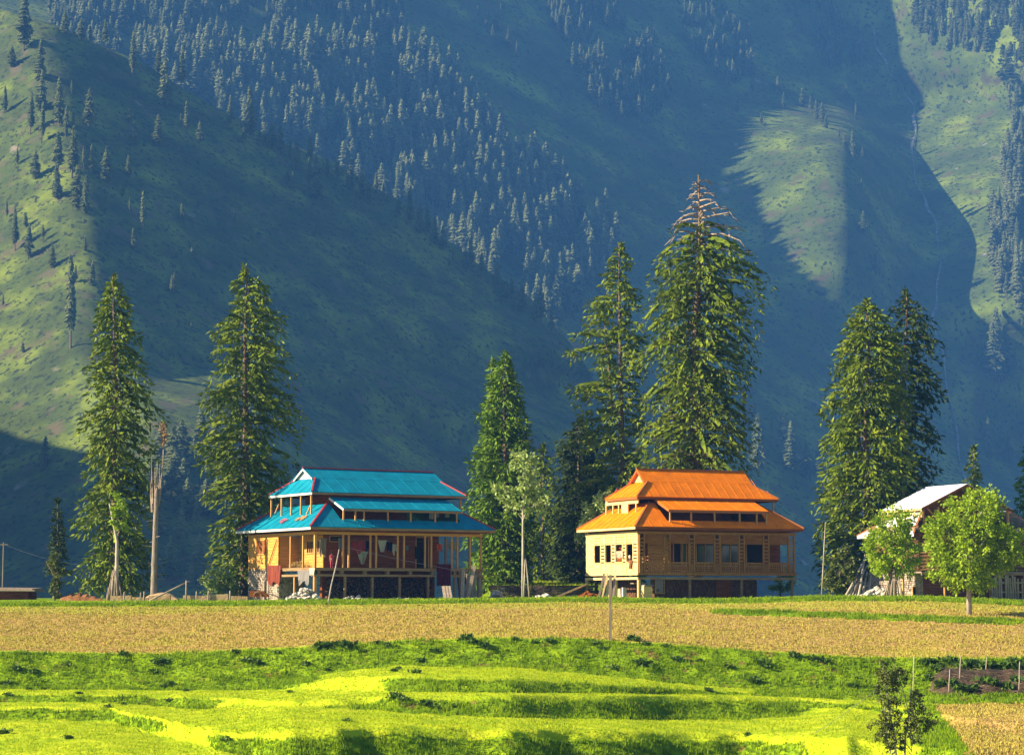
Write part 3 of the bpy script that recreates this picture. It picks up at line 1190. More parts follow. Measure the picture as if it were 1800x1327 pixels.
conifer('tall dark spruce at the left with ragged drooping boughs down to the ground', 200, 1052, 485, 166,
        [(0, 2, 2), (.05, 20, 22), (.12, 34, 36), (.22, 40, 58), (.33, 42, 72), (.45, 56, 76), (.55, 52, 66), (.66, 62, 66), (.8, 68, 66), (.93, 66, 58), (1, 50, 50)],
        1, nb=170, droop=.5, hang=.9, dens=27, trunk=.42, lean=0)
conifer('tall broad spruce standing just left of the blue-roofed house', 430, 1050, 470, 172,
        [(0, 3, 3), (.03, 14, 16), (.07, 40, 42), (.15, 52, 64), (.25, 60, 84), (.36, 70, 94), (.46, 80, 92), (.56, 78, 78), (.68, 66, 62), (.8, 58, 34), (.93, 58, 22), (1, 40, 20)],
        2, nb=180, droop=.34, hang=.9, dens=26, trunk=.40)
conifer('small dark narrow conifer near the left edge, below the hazy slope', 101, 1050, 880, 178,
        [(0, 1, 1), (.2, 8, 8), (.5, 14, 14), (.7, 20, 20), (.76, 12, 12), (1, 4, 4)], 3, nb=60, crown=(0, .74), mt=1, dens=44, hang=.3, trunk=.14, spl=.34)
conifer('dense bright green conifer right behind the right end of the blue-roofed house', 888, 1050, 620, 184,
        [(0, 2, 2), (.06, 16, 12), (.15, 30, 24), (.28, 42, 40), (.42, 56, 46), (.55, 62, 46), (.7, 60, 44), (.85, 58, 44), (1, 44, 40)],
        4, nb=190, mt=2, droop=.2, hang=.7, dens=34, trunk=.3, gapn=.05)
conifer('slim second spire rising close beside the dense bright green conifer', 866, 1050, 633, 186,
        [(0, 1, 1), (.1, 12, 12), (.3, 20, 20), (.6, 30, 20), (1, 30, 20)], 5, nb=80, mt=2, dens=30, hang=.5, trunk=.2)
conifer('dull green conifer behind the white-stemmed sapling between the two houses', 955, 1046, 785, 196,
        [(0, 2, 2), (.2, 18, 18), (.5, 34, 30), (.8, 44, 40), (1, 44, 40)], 6, nb=90, mt=0, dens=30, hang=.7, trunk=.22)
conifer('dark bushy conifer with a broken stub top left of the orange-roofed house', 1018, 1046, 738, 190,
        [(0, 5, 5), (.08, 24, 26), (.2, 42, 44), (.35, 40, 56), (.55, 48, 60), (.8, 52, 60), (1, 48, 50)], 7, nb=150, mt=1, dens=30, hang=.9, trunk=.34, gapn=.15)
conifer('tall yellow-green spruce just left of the broken-topped giant, behind the orange-roofed house', 1092, 1050, 430, 186,
        [(0, 3, 3), (.04, 18, 16), (.1, 32, 26), (.18, 58, 40), (.3, 88, 44), (.42, 84, 40), (.5, 70, 40), (.62, 84, 44), (.75, 90, 44), (.9, 70, 50), (1, 60, 40)],
        8, nb=170, droop=.25, hang=.55, dens=26, trunk=.36, deadlow=.0, gapn=.2, fork=[(.5, -1.4, .28)])
conifer('tallest giant spruce with a bare broken dead top behind the orange-roofed house', 1222, 1056, 308, 180,
        [(0, 3, 3), (.02, 26, 34), (.06, 22, 28), (.10, 44, 62), (.14, 72, 86), (.2, 76, 108), (.28, 96, 104), (.36, 98, 90), (.46, 106, 94), (.56, 100, 84), (.66, 96, 86), (.76, 82, 60), (.86, 60, 40), (1, 30, 30)],
        9, nb=235, droop=.5, hang=1.3, dens=22, trunk=.62, deadtop=.15, crown=(.012, .74), gapn=.3, lean=8)
conifer('tall broad yellow-green spruce, front one of the pair left of the metal-roofed house', 1524, 1048, 528, 172,
        [(0, 5, 5), (.04, 26, 26), (.12, 44, 50), (.22, 58, 66), (.34, 66, 74), (.46, 72, 74), (.6, 84, 70), (.75, 86, 62), (.9, 80, 40), (1, 60, 24)],
        10, nb=220, droop=.3, hang=.9, dens=27, trunk=.40, gapn=.07)
conifer('darker spruce with long bare-ended boughs, rear one of the pair left of the metal-roofed house', 1592, 1048, 510, 182,
        [(0, 3, 3), (.04, 20, 26), (.1, 34, 44), (.2, 44, 66), (.27, 44, 76), (.36, 40, 48), (.5, 46, 56), (.65, 46, 58), (.8, 40, 52), (.92, 30, 40), (1, 20, 20)],
        11, nb=170, mt=1, droop=.45, hang=.7, dens=26, trunk=.34, gapn=.2)
conifer('small young conifer peeking above the metal-roofed house', 1712, 1046, 785, 190,
        [(0, 1, 1), (.15, 12, 12), (.35, 20, 20), (.7, 26, 26), (1, 28, 28)], 12, nb=80, dens=36, hang=.4, trunk=.16, spl=.4)
conifer('conifer cut off by the right edge of the picture', 1822, 1046, 770, 186,
        [(0, 2, 2), (.1, 24, 24), (.25, 30, 30), (.5, 36, 36), (1, 40, 40)], 13, nb=100, mt=2, dens=30, hang=.5, trunk=.2)

M_greyt = mat('grey_dead_bark', [(.10, .085, .07), (.24, .20, .16), (.38, .33, .27)], scale=2.2, rough=.95, bump=.03, stretch=(3, 3, .5))
# burnt trunk with splintered top
b = P(270, 1050, 163)
dt = empty('dead_tree', b)
tag(dt, 'bare dead trunk with splintered upright spikes right of the tall left spruce', 'dead tree')
m_ = MB()
k = 163 / FP
hh_ = lambda py: P(270, py, 163).z - b.z
m_.tube([(0, 0, -.3), (0, 0, .3), (.02, 0, hh_(980)), (.06, 0, hh_(920)), (.1, 0, hh_(870)), (.12, 0, hh_(858))], [.34, .25, .21, .19, .16, .08], 9)
m_.build('trunk', M_greyt, dt, smooth=True)
sp = MB()
for dx, t0, t1, rr_ in [(-.35, 900, 845, .10), (-.30, 885, 800, .06), (.1, 880, 810, .11), (.28, 880, 815, .05), (.52, 870, 745, .06), (-.05, 872, 822, .06), (.38, 890, 838, .06)]:
    sp.tube([(dx * .6, rr_, hh_(t0)), (dx, rr_ * 2, hh_((t0 + t1) / 2)), (dx * 1.1, 0, hh_(t1))], [rr_ * 1.2, rr_ * .8, .015], 5)
for i in range(26):
    z = hh_(R.uniform(830, 1020))
    a = R.uniform(0, 6.28)
    L = R.uniform(.3, 1.1)
    sp.tube([(.05, 0, z), (.05 + math.cos(a) * L, math.sin(a) * L, z + R.uniform(-.3, .2))], [.025, .008], 3)
sp.build('splintered_top', M_dead, dt)
r = np.random.RandomState(5)
C = np.stack([.55 + .12 * r.randn(140), .12 * r.randn(140), hh_(745) - 1.5 * r.rand(140)], 1)
Vv, Ff = sprays(C, r.randn(140, 3) + [0, 0, -.3], .25 + .2 * r.rand(140), .03 + .02 * r.rand(140), r)
npmesh('withered_twigs', Vv, Ff, mat('withered_needles', [(.2, .12, .05), (.34, .2, .08)], scale=2), dt)

# ---- broadleaved trees
M_lf = [mat('walnut_leaves', [(.12, .22, .008), (.28, .42, .010), (.44, .56, .02)], scale=1.6, rough=.55, trans=.4, spec=.3, detail=3),
        mat('poplar_leaves', [(.20, .30, .06), (.34, .45, .11), (.50, .56, .22)], scale=1.8, rough=.5, trans=.35, spec=.4, detail=3),
        mat('shrub_leaves', [(.05, .075, .012), (.10, .13, .02), (.16, .19, .03)], scale=1.8, rough=.55, trans=.3, spec=.3, detail=3)]
M_pale = mat('pale_bark', [(.22, .18, .13), (.38, .33, .26), (.55, .5, .42)], scale=3, rough=.9, bump=.01, stretch=(2, 2, .5))


def leaves(C, size, r, outward=None):
    n = len(C)
    D = r.randn(n, 3)
    if outward is not None:
        D = D * .7 + outward
    D[:, 2] -= .35
    D /= np.linalg.norm(D, axis=1, keepdims=True)
    S = np.cross(D, r.randn(n, 3))
    S /= np.linalg.norm(S, axis=1, keepdims=True)
    L = size * (.6 + .8 * r.rand(n))
    V = np.stack([C, C + D * (L * .4)[:, None] + S * (L * .33)[:, None], C + D * L[:, None], C + D * (L * .4)[:, None] - S * (L * .33)[:, None]], 1)
    return V.reshape(-1, 3), np.arange(4 * n).reshape(-1, 4)


def broadleaf(name, label, cat, px, pyb, Y, blobs, seed, stem_r, mt, nleaf, size, limbs=7, bark=None, clump=.42, group=None, stems=None, basez=None):
    """blobs: (px, py, rx px, ry px) crown masses"""
    r = np.random.RandomState(seed)
    rr = random.Random(seed)
    base = P(px, pyb, Y)
    t_ = empty(name, base)
    tag(t_, label, cat, group)
    k = Y / FP
    tb = MB()
    area = sum(b[2] * b[3] for b in blobs)
    Cs, Os = [], []
    for (bx, by, rx, ry) in blobs:
        c = P(bx, by, Y) - base
        a, bb = rx * k, ry * k
        ncl = max(4, int(nleaf / 34 * rx * ry / area))
        U = r.randn(ncl, 3)
        U /= np.linalg.norm(U, axis=1, keepdims=True)
        rad = .45 + .6 * r.rand(ncl) ** .6
        lump = .82 + .4 * vnoise(U[:, 0] * 2.2 + 9 + seed, U[:, 2] * 2.2 + 5)
        cc = U * (rad * lump)[:, None] * [a, a, bb] + np.array(c)
        for q in range(ncl):
            m = 34
            cs = clump * (.6 + .8 * r.rand())
            Cs.append(cc[q] + r.randn(m, 3) * cs * [.5, .5, .42])
            Os.append(np.repeat(U[q][None], m, 0))
        for q in range(max(2, int(limbs * rx * ry / area))):
            e = cc[rr.randrange(ncl)]
            s0 = Vector((0, 0, max(.3, (c.z - bb) * .9 + rr.uniform(0, .5) * bb)))
            if stems:
                s0 = Vector((rr.choice(stems), 0, s0.z * .6))
            e = Vector(e)
            mid = s0.lerp(e, .5) + Vector((0, 0, .12 * (e - s0).length))
            tb.tube([s0, mid, e], [stem_r * .42, stem_r * .26, .012], 5, cap=False)
    hi = max((P(b_[0], b_[1], Y).z - base.z) for b_ in blobs)
    for sx in (stems or [0]):
        tb.tube([(sx * .3, 0, -.3), (sx * .5 + rr.uniform(-.03, .03), 0, hi * .3), (sx + rr.uniform(-.1, .1) * .5, .03, hi * .6), (sx * 1.2 + (P(blobs[0][0], 0, Y).x - base.x) * (0 if stems else .8), .0, hi)],
                [stem_r * 1.15, stem_r * .9, stem_r * .7, stem_r * .25], 8)
    tb.build('trunk', bark or M_bark, t_, smooth=True)
    Vv, Ff = leaves(np.concatenate(Cs), size, r, np.concatenate(Os))
    npmesh('crown', Vv, Ff, M_lf[mt], t_)
    return t_


broadleaf('walnut_tree', 'big round bright yellow-green tree with a short trunk in the field before the metal-roofed house', 'tree', 1704, 1079, 141,
          [(1712, 900, 52, 40), (1695, 955, 66, 52), (1690, 1000, 50, 34), (1748, 962, 42, 44), (1768, 958, 36, 34), (1710, 1020, 36, 22), (1662, 940, 34, 40)], 21, .17, 0, 17000, .20, limbs=22, clump=.36, bark=M_pale)
broadleaf('walnut_tree', 'medium leafy tree with pale green round crown before the stone base of the metal-roofed house', 'tree', 1566, 1047, 154,
          [(1568, 925, 38, 34), (1556, 962, 40, 38), (1584, 975, 36, 34), (1562, 1002, 24, 14)], 22, .14, 0, 8500, .19, limbs=14, clump=.34)
broadleaf('young_poplar', 'slender white-stemmed sapling with open leafy forks between the two houses', 'tree', 919, 1049, 154,
          [(921, 818, 22, 28), (942, 868, 24, 16), (880, 866, 16, 16), (918, 880, 26, 22), (952, 885, 20, 14), (925, 845, 16, 22)], 23, .10, 1, 3000, .24, limbs=12, clump=.30, bark=M_pale)
broadleaf('young_poplar', 'thin young tree with a small bright leaf tuft before the tall left spruce', 'tree', 204, 1050, 157,
          [(205, 885, 11, 16), (208, 905, 10, 16), (212, 925, 8, 10)], 24, .16, 0, 900, .22, limbs=3, clump=.22, bark=M_pale)
broadleaf('poplar', 'pale bushy tree half hidden behind the left end of the orange-roofed house', 'tree', 1048, 1040, 176,
          [(1050, 900, 26, 28), (1038, 930, 24, 28), (1062, 885, 18, 16)], 25, .12, 1, 2600, .24, limbs=8, clump=.34)
broadleaf('shrub', 'yellow-green upright bush at the foot of the small dark conifer, left', 'shrub', 96, 1054, 158,
          [(97, 1010, 9, 24), (102, 1036, 13, 14), (116, 1000, 10, 8), (94, 985, 6, 10)], 26, .06, 2, 1100, .20, limbs=8, clump=.2)
broadleaf('shrub', 'dark green undergrowth bush at the foot of the tall pair of spruces, right', 'shrub', 1476, 1047, 160,
          [(1474, 1010, 24, 28), (1492, 1022, 26, 24), (1462, 1030, 16, 14), (1485, 985, 14, 20)], 27, .07, 2, 3600, .22, limbs=8, clump=.3)
broadleaf('shrub', 'dark bush at the back wall left of the blue-roofed house', 'shrub', 385, 1052, 170,
          [(384, 1022, 26, 24), (402, 1036, 20, 14)], 28, .06, 1, 2000, .22, limbs=6, clump=.3)
broadleaf('shrub', 'low bush under the open right end of the orange-roofed house', 'shrub', 1372, 1050, 171,
          [(1380, 1022, 16, 16), (1362, 1030, 10, 10), (1388, 1006, 8, 8)], 29, .05, 0, 900, .2, limbs=6, clump=.22)
broadleaf('shrub', 'low bush behind the leaning planks right of the blue-roofed house', 'shrub', 842, 1046, 180,
          [(850, 996, 14, 18), (866, 1010, 12, 12)], 30, .05, 0, 900, .2, limbs=5, clump=.22)
# foreground shrub, lower right: two leafy leaders
fs = gp(1600, 1322) or Vector((0, 0, 0))
broadleaf('shrub', 'twin-stemmed dark leafy shrub in the foreground at the lower right', 'shrub', 1583, 1345, 84,
          [(1562, 1180, 20, 22), (1560, 1215, 18, 22), (1566, 1250, 15, 24), (1545, 1278, 18, 18), (1572, 1300, 18, 18), (1608, 1232, 12, 20), (1620, 1262, 26, 18), (1606, 1290, 16, 14), (1580, 1188, 18, 14)],
          31, .045, 2, 6200, .095, limbs=22, clump=.13, bark=M_pale, stems=[-.42, .42])
# ------------------------------------------------------------------ houses
def metal(name, c, rib=(1, 0, 0)):
    m = mat(name, [tuple(x * .8 for x in c), c, tuple(min(1, x * 1.25) for x in c)], scale=1.2, rough=.55, metal=0.0, spec=.1, bump=.008, bscale=3, detail=8)
    mix_in(m, tuple(min(1, x * .7 + .004) for x in c), 1.4, .56, .75, detail=8, world=False, stretch=(1, 1, .3))
    return m


M_blue = metal('blue_roof_metal', (.004, .22, .32))
M_oran = metal('orange_roof_metal', (.84, .21, .0))
M_whit = metal('white_roof_metal', (.78, .80, .84))
M_red = mat('red_trim', [(.30, .02, .03), (.42, .04, .05)], rough=.5)
M_rust = mat('rust_trim', [(.30, .09, .02), (.42, .14, .03)], rough=.6)
M_wtrim = mat('white_trim', [(.60, .58, .52), (.78, .76, .70)], scale=3, rough=.6)


def wood(name, a, b, c, vertical=False, sc=2.0):
    st = (7, 7, .5) if vertical else (.5, .5, 7)
    return mat(name, [a, b, c], scale=sc, rough=.8, bump=.012, bscale=3, stretch=st, spec=.04, detail=7)


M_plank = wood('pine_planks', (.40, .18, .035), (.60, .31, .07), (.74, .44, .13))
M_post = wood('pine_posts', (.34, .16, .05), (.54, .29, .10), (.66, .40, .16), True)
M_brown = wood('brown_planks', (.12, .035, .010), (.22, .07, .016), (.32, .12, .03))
M_old = wood('old_grey_wood', (.16, .12, .085), (.28, .22, .16), (.42, .35, .26), True)
M_beam = wood('deck_beams', (.16, .10, .05), (.28, .18, .09), (.42, .29, .16))
M_pale2 = wood('pale_planks', (.60, .38, .12), (.78, .55, .22), (.86, .68, .36))  # pale wood; on the orange house's left face it also paints in the sun
M_ledge = wood('shaded_frame_wood', (.20, .08, .016), (.35, .16, .04), (.46, .24, .07), True)  # front-face wood with the shade painted in, darker than the left face
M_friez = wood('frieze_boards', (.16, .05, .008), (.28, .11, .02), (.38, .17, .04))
M_log = wood('log_wood', (.10, .05, .022), (.19, .10, .045), (.30, .18, .09))
M_dark = mat('dark_interior', [(.012, .008, .006), (.03, .018, .012)], rough=.9)
M_glass = mat('window_glass', [(.02, .025, .03)], rough=.12, spec=.7)
M_stone = mat('rubble_stone', [(.20, .15, .11), (.42, .34, .26), (.62, .54, .44)], scale=3.2, rough=.95, bump=.07, bscale=4, detail=8)
mix_in(M_stone, (.09, .06, .045), 4.5, .58, .62, detail=2, world=False)
M_dstone = mat('brown_stone', [(.07, .03, .015), (.15, .07, .03), (.24, .13, .07)], scale=3, rough=.95, bump=.05)
M_firew = mat('firewood_ends', [(.03, .018, .012), (.12, .07, .04), (.26, .17, .10)], scale=9, rough=.95, bump=.05, bscale=9, detail=2, contrast=2)


class House:
    def __init__(s, name, label, cat, px, Y, deg, zb):
        s.X0, s.Y0, s.th = (px - 900) / FP * Y, Y, math.radians(deg)
        s.c, s.n = math.cos(s.th), math.sin(s.th)
        s.zb = zb
        s.o = empty(name, (s.X0, s.Y0, zb), s.th)
        tag(s.o, label, cat)

    def w(s, u, v, z):
        return Vector((s.X0 + u * s.c - v * s.n, s.Y0 + u * s.n + v * s.c, z))

    def U(s, px, v=0, z=2):
        lo, hi = -8, 26
        for _ in range(40):
            m = (lo + hi) / 2
            if proj(s.w(m, v, z))[0] < px:
                lo = m
            else:
                hi = m
        return lo

    def Vv(s, px, u=0, z=2):
        lo, hi = -8, 26
        for _ in range(40):
            m = (lo + hi) / 2
            if proj(s.w(u, m, z))[0] > px:
                lo = m
            else:
                hi = m
        return lo

    def Z(s, py, u, v):
        p = s.w(u, v, 0)
        lo, hi = -6, 30
        for _ in range(40):
            m = (lo + hi) / 2
            if proj((p.x, p.y, m))[1] > py:
                lo = m
            else:
                hi = m
        return lo

    def put(s, mb, name, m, parent=None, smooth=False):
        """mb holds coordinates (u, v, world z)"""
        mb.v = [(a, b, c - s.zb) for a, b, c in mb.v]
        return mb.build(name, m, parent or s.o, smooth)

    def box(s, name, m, u0, u1, v0, v1, z0, z1, parent=None):
        b = MB()
        b.box(u0, u1, v0, v1, z0, z1)
        return s.put(b, name, m, parent)

    def beam(s, name, m, p, q, w, h=None, parent=None):
        b = MB()
        b.bar(p, q, w, h)
        return s.put(b, name, m, parent)


def seams(mb, lo_a, lo_b, hi_a, hi_b, step, w=.028, h=.022):
    """standing seams running up a roof plane, clipped to its (sloping) ends"""
    lo_a, lo_b, hi_a, hi_b = map(Vector, (lo_a, lo_b, hi_a, hi_b))
    d = (lo_b - lo_a)
    Ln = d.length
    d.normalize()
    nrm = d.cross(hi_a - lo_a).normalized()
    if nrm.z < 0:
        nrm = -nrm
    upd = nrm.cross(d)
    if upd.z < 0:
        upd = -upd
    ht = (hi_a - lo_a).dot(upd)
    xa, xb = (hi_a - lo_a).dot(d), (hi_b - lo_a).dot(d)
    x = step * .6
    while x < Ln - .1:
        f = 1.0
        if x < xa:
            f = x / xa
        if x > xb:
            f = min(f, (Ln - x) / (Ln - xb))
        if f > .06:
            a = lo_a + d * x + nrm * h * .4
            mb.bar(a, a + upd * ht * f * .985, w, h, up=nrm)
        x += step


def skirt(H, name, E, z, dz, d, m, trim, fas, t=.05, step=1.15, sides='flrb', fw=.16, cut=None):
    """hipped skirt roof: E=(u0,u1,v0,v1) eave rectangle at z rising dz over inset d"""
    u0, u1, v0, v1 = E
    o = [(u0, v0), (u1, v0), (u1, v1), (u0, v1)]
    i = [(u0 + d, v0 + d), (u1 - d, v0 + d), (u1 - d, v1 - d), (u0 + d, v1 - d)]
    mb, sm = MB(), MB()
    for k, sd in enumerate('frbl'):
        if sd not in sides:
            continue
        a, b = o[k], o[(k + 1) % 4]
        c, e = i[(k + 1) % 4], i[k]
        if sd == 'f' and cut:
            ca, cb, cv = cut
            zc = z + dz * (cv - v0) / d
            mb.slab([(u0, v0, z), (ca, v0, z), (ca, v0 + min(d, ca - u0), z + dz * min(d, ca - u0) / d)], t) if ca - u0 <= d else \
                mb.slab([(u0, v0, z), (ca, v0, z), (ca, v0 + d, z + dz), (u0 + d, v0 + d, z + dz)], t)
            mb.slab([(ca, v0, z), (cb, v0, z), (cb, cv, zc), (ca, cv, zc)], t)
            r_ = u1 - cb
            if r_ <= d:
                mb.slab([(cb, v0, z), (u1, v0, z), (cb, v0 + r_, z + dz * r_ / d)], t)
            else:
                mb.slab([(cb, v0, z), (u1, v0, z), (u1 - d, v0 + d, z + dz), (cb, v0 + d, z + dz)], t)
            k_ = (cv - v0) / d
            seams(sm, (u0, v0, z), (u1, v0, z), (u0 + d * k_, cv, zc), (u1 - d * k_, cv, zc), step)
            continue
        mb.slab([(*a, z), (*b, z), (*c, z + dz), (*e, z + dz)], t)
        seams(sm, (*a, z), (*b, z), (*e, z + dz), (*c, z + dz), step)
    ro = H.put(mb, name, m)
    H.put(sm, 'seam', m, ro)
    for k in range(4):
        hc = MB()
        a, c = o[k], i[k]
        hc.bar((*a, z + .045), (c[0], c[1], z + dz + .045), .14, .09)
        H.put(hc, 'hip_cap', trim, ro)
    for k, nm in enumerate('frbl'):
        a, b = o[k], o[(k + 1) % 4]
        fb = MB()
        ins = .03
        ax, ay = a[0] + (ins if nm == 'l' or k in (0, 3) else -ins), a[1] + (ins if k in (0, 1) else -ins)
        bx, by = b[0] + (ins if (k + 1) % 4 in (0, 3) else -ins), b[1] + (ins if (k + 1) % 4 in (0, 1) else -ins)
        fb.bar((ax, ay, z - t - fw / 2), (bx, by, z - t - fw / 2), .045, fw)
        H.put(fb, 'fascia', fas['l' if nm in 'l' else 'f'], ro)
    return ro


def top_roof(H, E, ze, ur0, ur1, vc, zr, zg, m, trim, fas, gm, t=.05, step=1.15, over=.25):
    u0, u1, v0, v1 = E
    kf = (zr - ze) / (vc - v0)
    kb = (zr - ze) / (v1 - vc)
    af, ab = (zr - zg) / kf, (zr - zg) / kb
    mb, sm = MB(), MB()
    A = (u0, v0, ze); B = (u1, v0, ze); C = (u1, v1, ze); D = (u0, v1, ze)
    ga, gb = (ur0, vc - af, zg), (ur0, vc + ab, zg)
    ha, hb = (ur1, vc - af, zg), (ur1, vc + ab, zg)
    # main planes: hipped lower part plus gable-wide upper part running past the gablet
    for s_, (p, q, g, h, k_) in enumerate([(A, B, ga, ha, 1), (C, D, hb, gb, -1)]):
        mb.slab([p, q, h, g], t)
        g2, h2 = (g[0] + (-over if s_ == 0 else over), g[1], g[2]), (h[0] + (over if s_ == 0 else -over), h[1], h[2])
        r0, r1 = (g2[0], vc, zr), (h2[0], vc, zr)
        up = [Vector(g2), Vector(h2), Vector(r1), Vector(r0)]
        n_ = (up[1] - up[0]).cross(up[2] - up[0]).normalized()
        if n_.z < 0:
            n_ = -n_
        mb.slab([x + n_ * .012 for x in up], t)
        hi_a = (ur0 if s_ == 0 else ur1, vc, zr)
        hi_b = (ur1 if s_ == 0 else ur0, vc, zr)
        seams(sm, p, q, hi_a, hi_b, step)
    mb.slab([D, A, ga, gb], t)
    mb.slab([B, C, hb, ha], t)
    seams(sm, D, A, gb, ga, step)
    seams(sm, B, C, ha, hb, step)
    ro = H.put(mb, 'upper_roof', m)
    H.put(sm, 'seam', m, ro)
    rc = MB()
    rc.bar((ur0 - over - .02, vc, zr + .05), (ur1 + over + .02, vc, zr + .05), .2, .07)
    H.put(rc, 'ridge_cap', trim, ro)
    for a, b in ((A, ga), (B, ha), (C, hb), (D, gb)):
        hc = MB()
        hc.bar((a[0], a[1], a[2] + .045), (b[0], b[1], b[2] + .045), .13, .09)
        H.put(hc, 'hip_cap', trim, ro)
    for uu, sg in ((ur0, -1), (ur1, 1)):
        gbm = MB()
        gbm.hexa([(uu + sg * .03, vc - af, zg), (uu + sg * .03, vc + ab, zg), (uu + sg * .03, vc, zr - .03)],
                 [(uu - sg * .05, vc - af, zg), (uu - sg * .05, vc + ab, zg), (uu - sg * .05, vc, zr - .03)])
        H.put(gbm, 'gablet', gm, ro)
        bb = MB()
        x = uu + sg * (over - .02)
        bb.bar((x, vc - af, zg - .07), (x, vc, zr - .10), .05, .13)
        bb.bar((x, vc + ab, zg - .07), (x, vc, zr - .10), .05, .13)
        H.put(bb, 'bargeboard', fas['l'], ro)
    for (a, b, nm) in ((A, B, 'f'), (B, C, 'f'), (C, D, 'f'), (D, A, 'l')):
        fb = MB()
        mx_, my_ = (u0 + u1) / 2, (v0 + v1) / 2
        q = lambda p: (p[0] + (.04 if p[0] < mx_ else -.04), p[1] + (.04 if p[1] < my_ else -.04), p[2] - t - .075)
        fb.bar(q(a), q(b), .05, .15)
        H.put(fb, 'fascia', fas[nm], ro)
    return ro


def awning(H, ua, ub, vt, zt, vb, zb_, m, fas, t=.05, step=1.15):
    mb, sm = MB(), MB()
    a, b, c, d = (ua, vb, zb_), (ub, vb, zb_), (ub - .15, vt, zt), (ua - .15 + .1, vt, zt)
    mb.slab([a, b, c, d], t)
    seams(sm, a, b, d, c, step)
    ro = H.put(mb, 'awning_roof', m)
    H.put(sm, 'seam', m, ro)
    fb = MB()
    fb.bar((ua, vb + .03, zb_ - t - .08), (ub, vb + .03, zb_ - t - .08), .05, .16)
    H.put(fb, 'fascia', fas['f'], ro)
    for uu, u2 in ((ua, ua - .05), (ub, ub - .15)):
        bb = MB()
        bb.bar((uu, vb, zb_ - t - .06), (u2, vt, zt - t - .06), .06, .15)
        H.put(bb, 'bargeboard', fas['l'], ro)
    return ro


def window(H, axis, at, a0, a1, z0, z1, bars=3, frame=None, pane=None, proud=.03, name='window'):
    """window on a wall: axis 'u' = wall at u=at facing -u ; 'v' = wall at v=at facing -v"""
    def bx(mb, p0, p1, q0, q1, d0, d1):
        if axis == 'u':
            mb.box(at - d1, at - d0, p0, p1, q0, q1)
        else:
            mb.box(p0, p1, at - d1, at - d0, q0, q1)
    f = MB()
    w_ = .07
    bx(f, a0 - w_, a0, z0 - w_, z1 + w_, .0, proud + .03)
    bx(f, a1, a1 + w_, z0 - w_, z1 + w_, .0, proud + .03)
    bx(f, a0, a1, z0 - w_, z0, .0, proud + .03)
    bx(f, a0, a1, z1, z1 + w_, .0, proud + .03)
    for i in range(bars):
        c = a0 + (a1 - a0) * (i + 1) / (bars + 1)
        bx(f, c - .035, c + .035, z0, z1, .01, proud + .02)
    fo = H.put(f, name, frame or M_post)
    p = MB()
    bx(p, a0, a1, z0, z1, .0, .006)
    H.put(p, 'pane', pane or M_dark, fo)
    return fo


def wall_planks(mb, axis, at, a0, a1, z0, z1, th=.08, bw=.2, off=0):
    """wall of separate horizontal boards with small gaps (one mesh)"""
    z = z0
    k = 0
    while z < z1 - .02:
        h = min(bw, z1 - z)
        j = .008 * ((k * 7) % 3)
        if axis == 'u':
            mb.box(at - j, at + th - j, a0, a1, z + .006, z + h - .006)
        else:
            mb.box(a0, a1, at - j, at + th - j, z + .006, z + h - .006)
        z += bw
        k += 1


def rubble(H, axis, at, a0, a1, z0, z1, th, seed, name='stone_wall', m=None):
    """dry wall laid from separate irregular stones"""
    rr = random.Random(seed)
    mb = MB()
    if axis == 'u':
        mb.box(at + .05, at + th, a0, a1, z0, z1)
    else:
        mb.box(a0, a1, at + .05, at + th, z0, z1)
    z = z0
    while z < z1 - .03:
        h = min(rr.uniform(.11, .2), z1 - z)
        a = a0
        while a < a1 - .03:
            L = min(rr.uniform(.16, .42), a1 - a)
            d = rr.uniform(.0, .06)
            e = [rr.uniform(0, .02) for _ in range(4)]
            if axis == 'u':
                p = [(at - d + .06, a + .01 + e[0], z + .01), (at - d + .06, a + L - .01 - e[1], z + .01 + e[2] * .5), (at - d + .06, a + L - .012, z + h - .012), (at - d + .06, a + .012, z + h - .01 - e[3])]
                q = [(x + .0 - .06, y * .9 + (a + L / 2) * .1, zz * .9 + (z + h / 2) * .1) for x, y, zz in p]
            else:
                p = [(a + .01 + e[0], at - d + .06, z + .01), (a + L - .01 - e[1], at - d + .06, z + .01), (a + L - .012, at - d + .06, z + h - .012), (a + .012, at - d + .06, z + h - .01 - e[3])]
                q = [(x * .9 + (a + L / 2) * .1, y - .06, zz * .9 + (z + h / 2) * .1) for x, y, zz in p]
            mb.hexa(p, q)
            a += L
        z += h
    return H.put(mb, name, m or M_stone)


# =================================================================== blue-roofed house
BH = House('timber_house', 'two-storey timber house with a blue metal roof and laundry along its open veranda', 'house', 555, 158, 32, -.10)
FB, SB = 14.0, 11.2
fasB = {'l': M_wtrim, 'f': M_beam}
zD = BH.Z(997, 0, 0)          # deck level
zT = BH.Z(938, 0, 0)          # top of posts
zE = BH.Z(925, -.8, -.8)
E = (-.8, FB + .8, -.8, SB + .75)
skirt(BH, 'lower_roof', E, zE, 1.8, 2.7, M_blue, M_red, fasB, cut=(BH.U(600, 0, 6), BH.U(811, 0, 6), .12))
zU = BH.Z(864, .55, 1.7)
EU = (.55, BH.U(820, 1.7, 7.7), 1.7, 9.0)
vcB = 5.35
zR = BH.Z(823, 1.9, vcB)
zG = BH.Z(842, 1.85, vcB)
top_roof(BH, EU, zU, 1.85, BH.U(757, vcB, zR), vcB, zR, zG, M_blue, M_red, fasB, M_wtrim)
ua, ub = BH.U(604, -.2, 6.4), BH.U(812, -.2, 6.4)
zA = BH.Z(893, ua, -.2)
zAt = BH.Z(873, 2.0, 2.0)
awning(BH, ua, ub, 2.0, zAt, -.2, zA, M_blue, fasB)


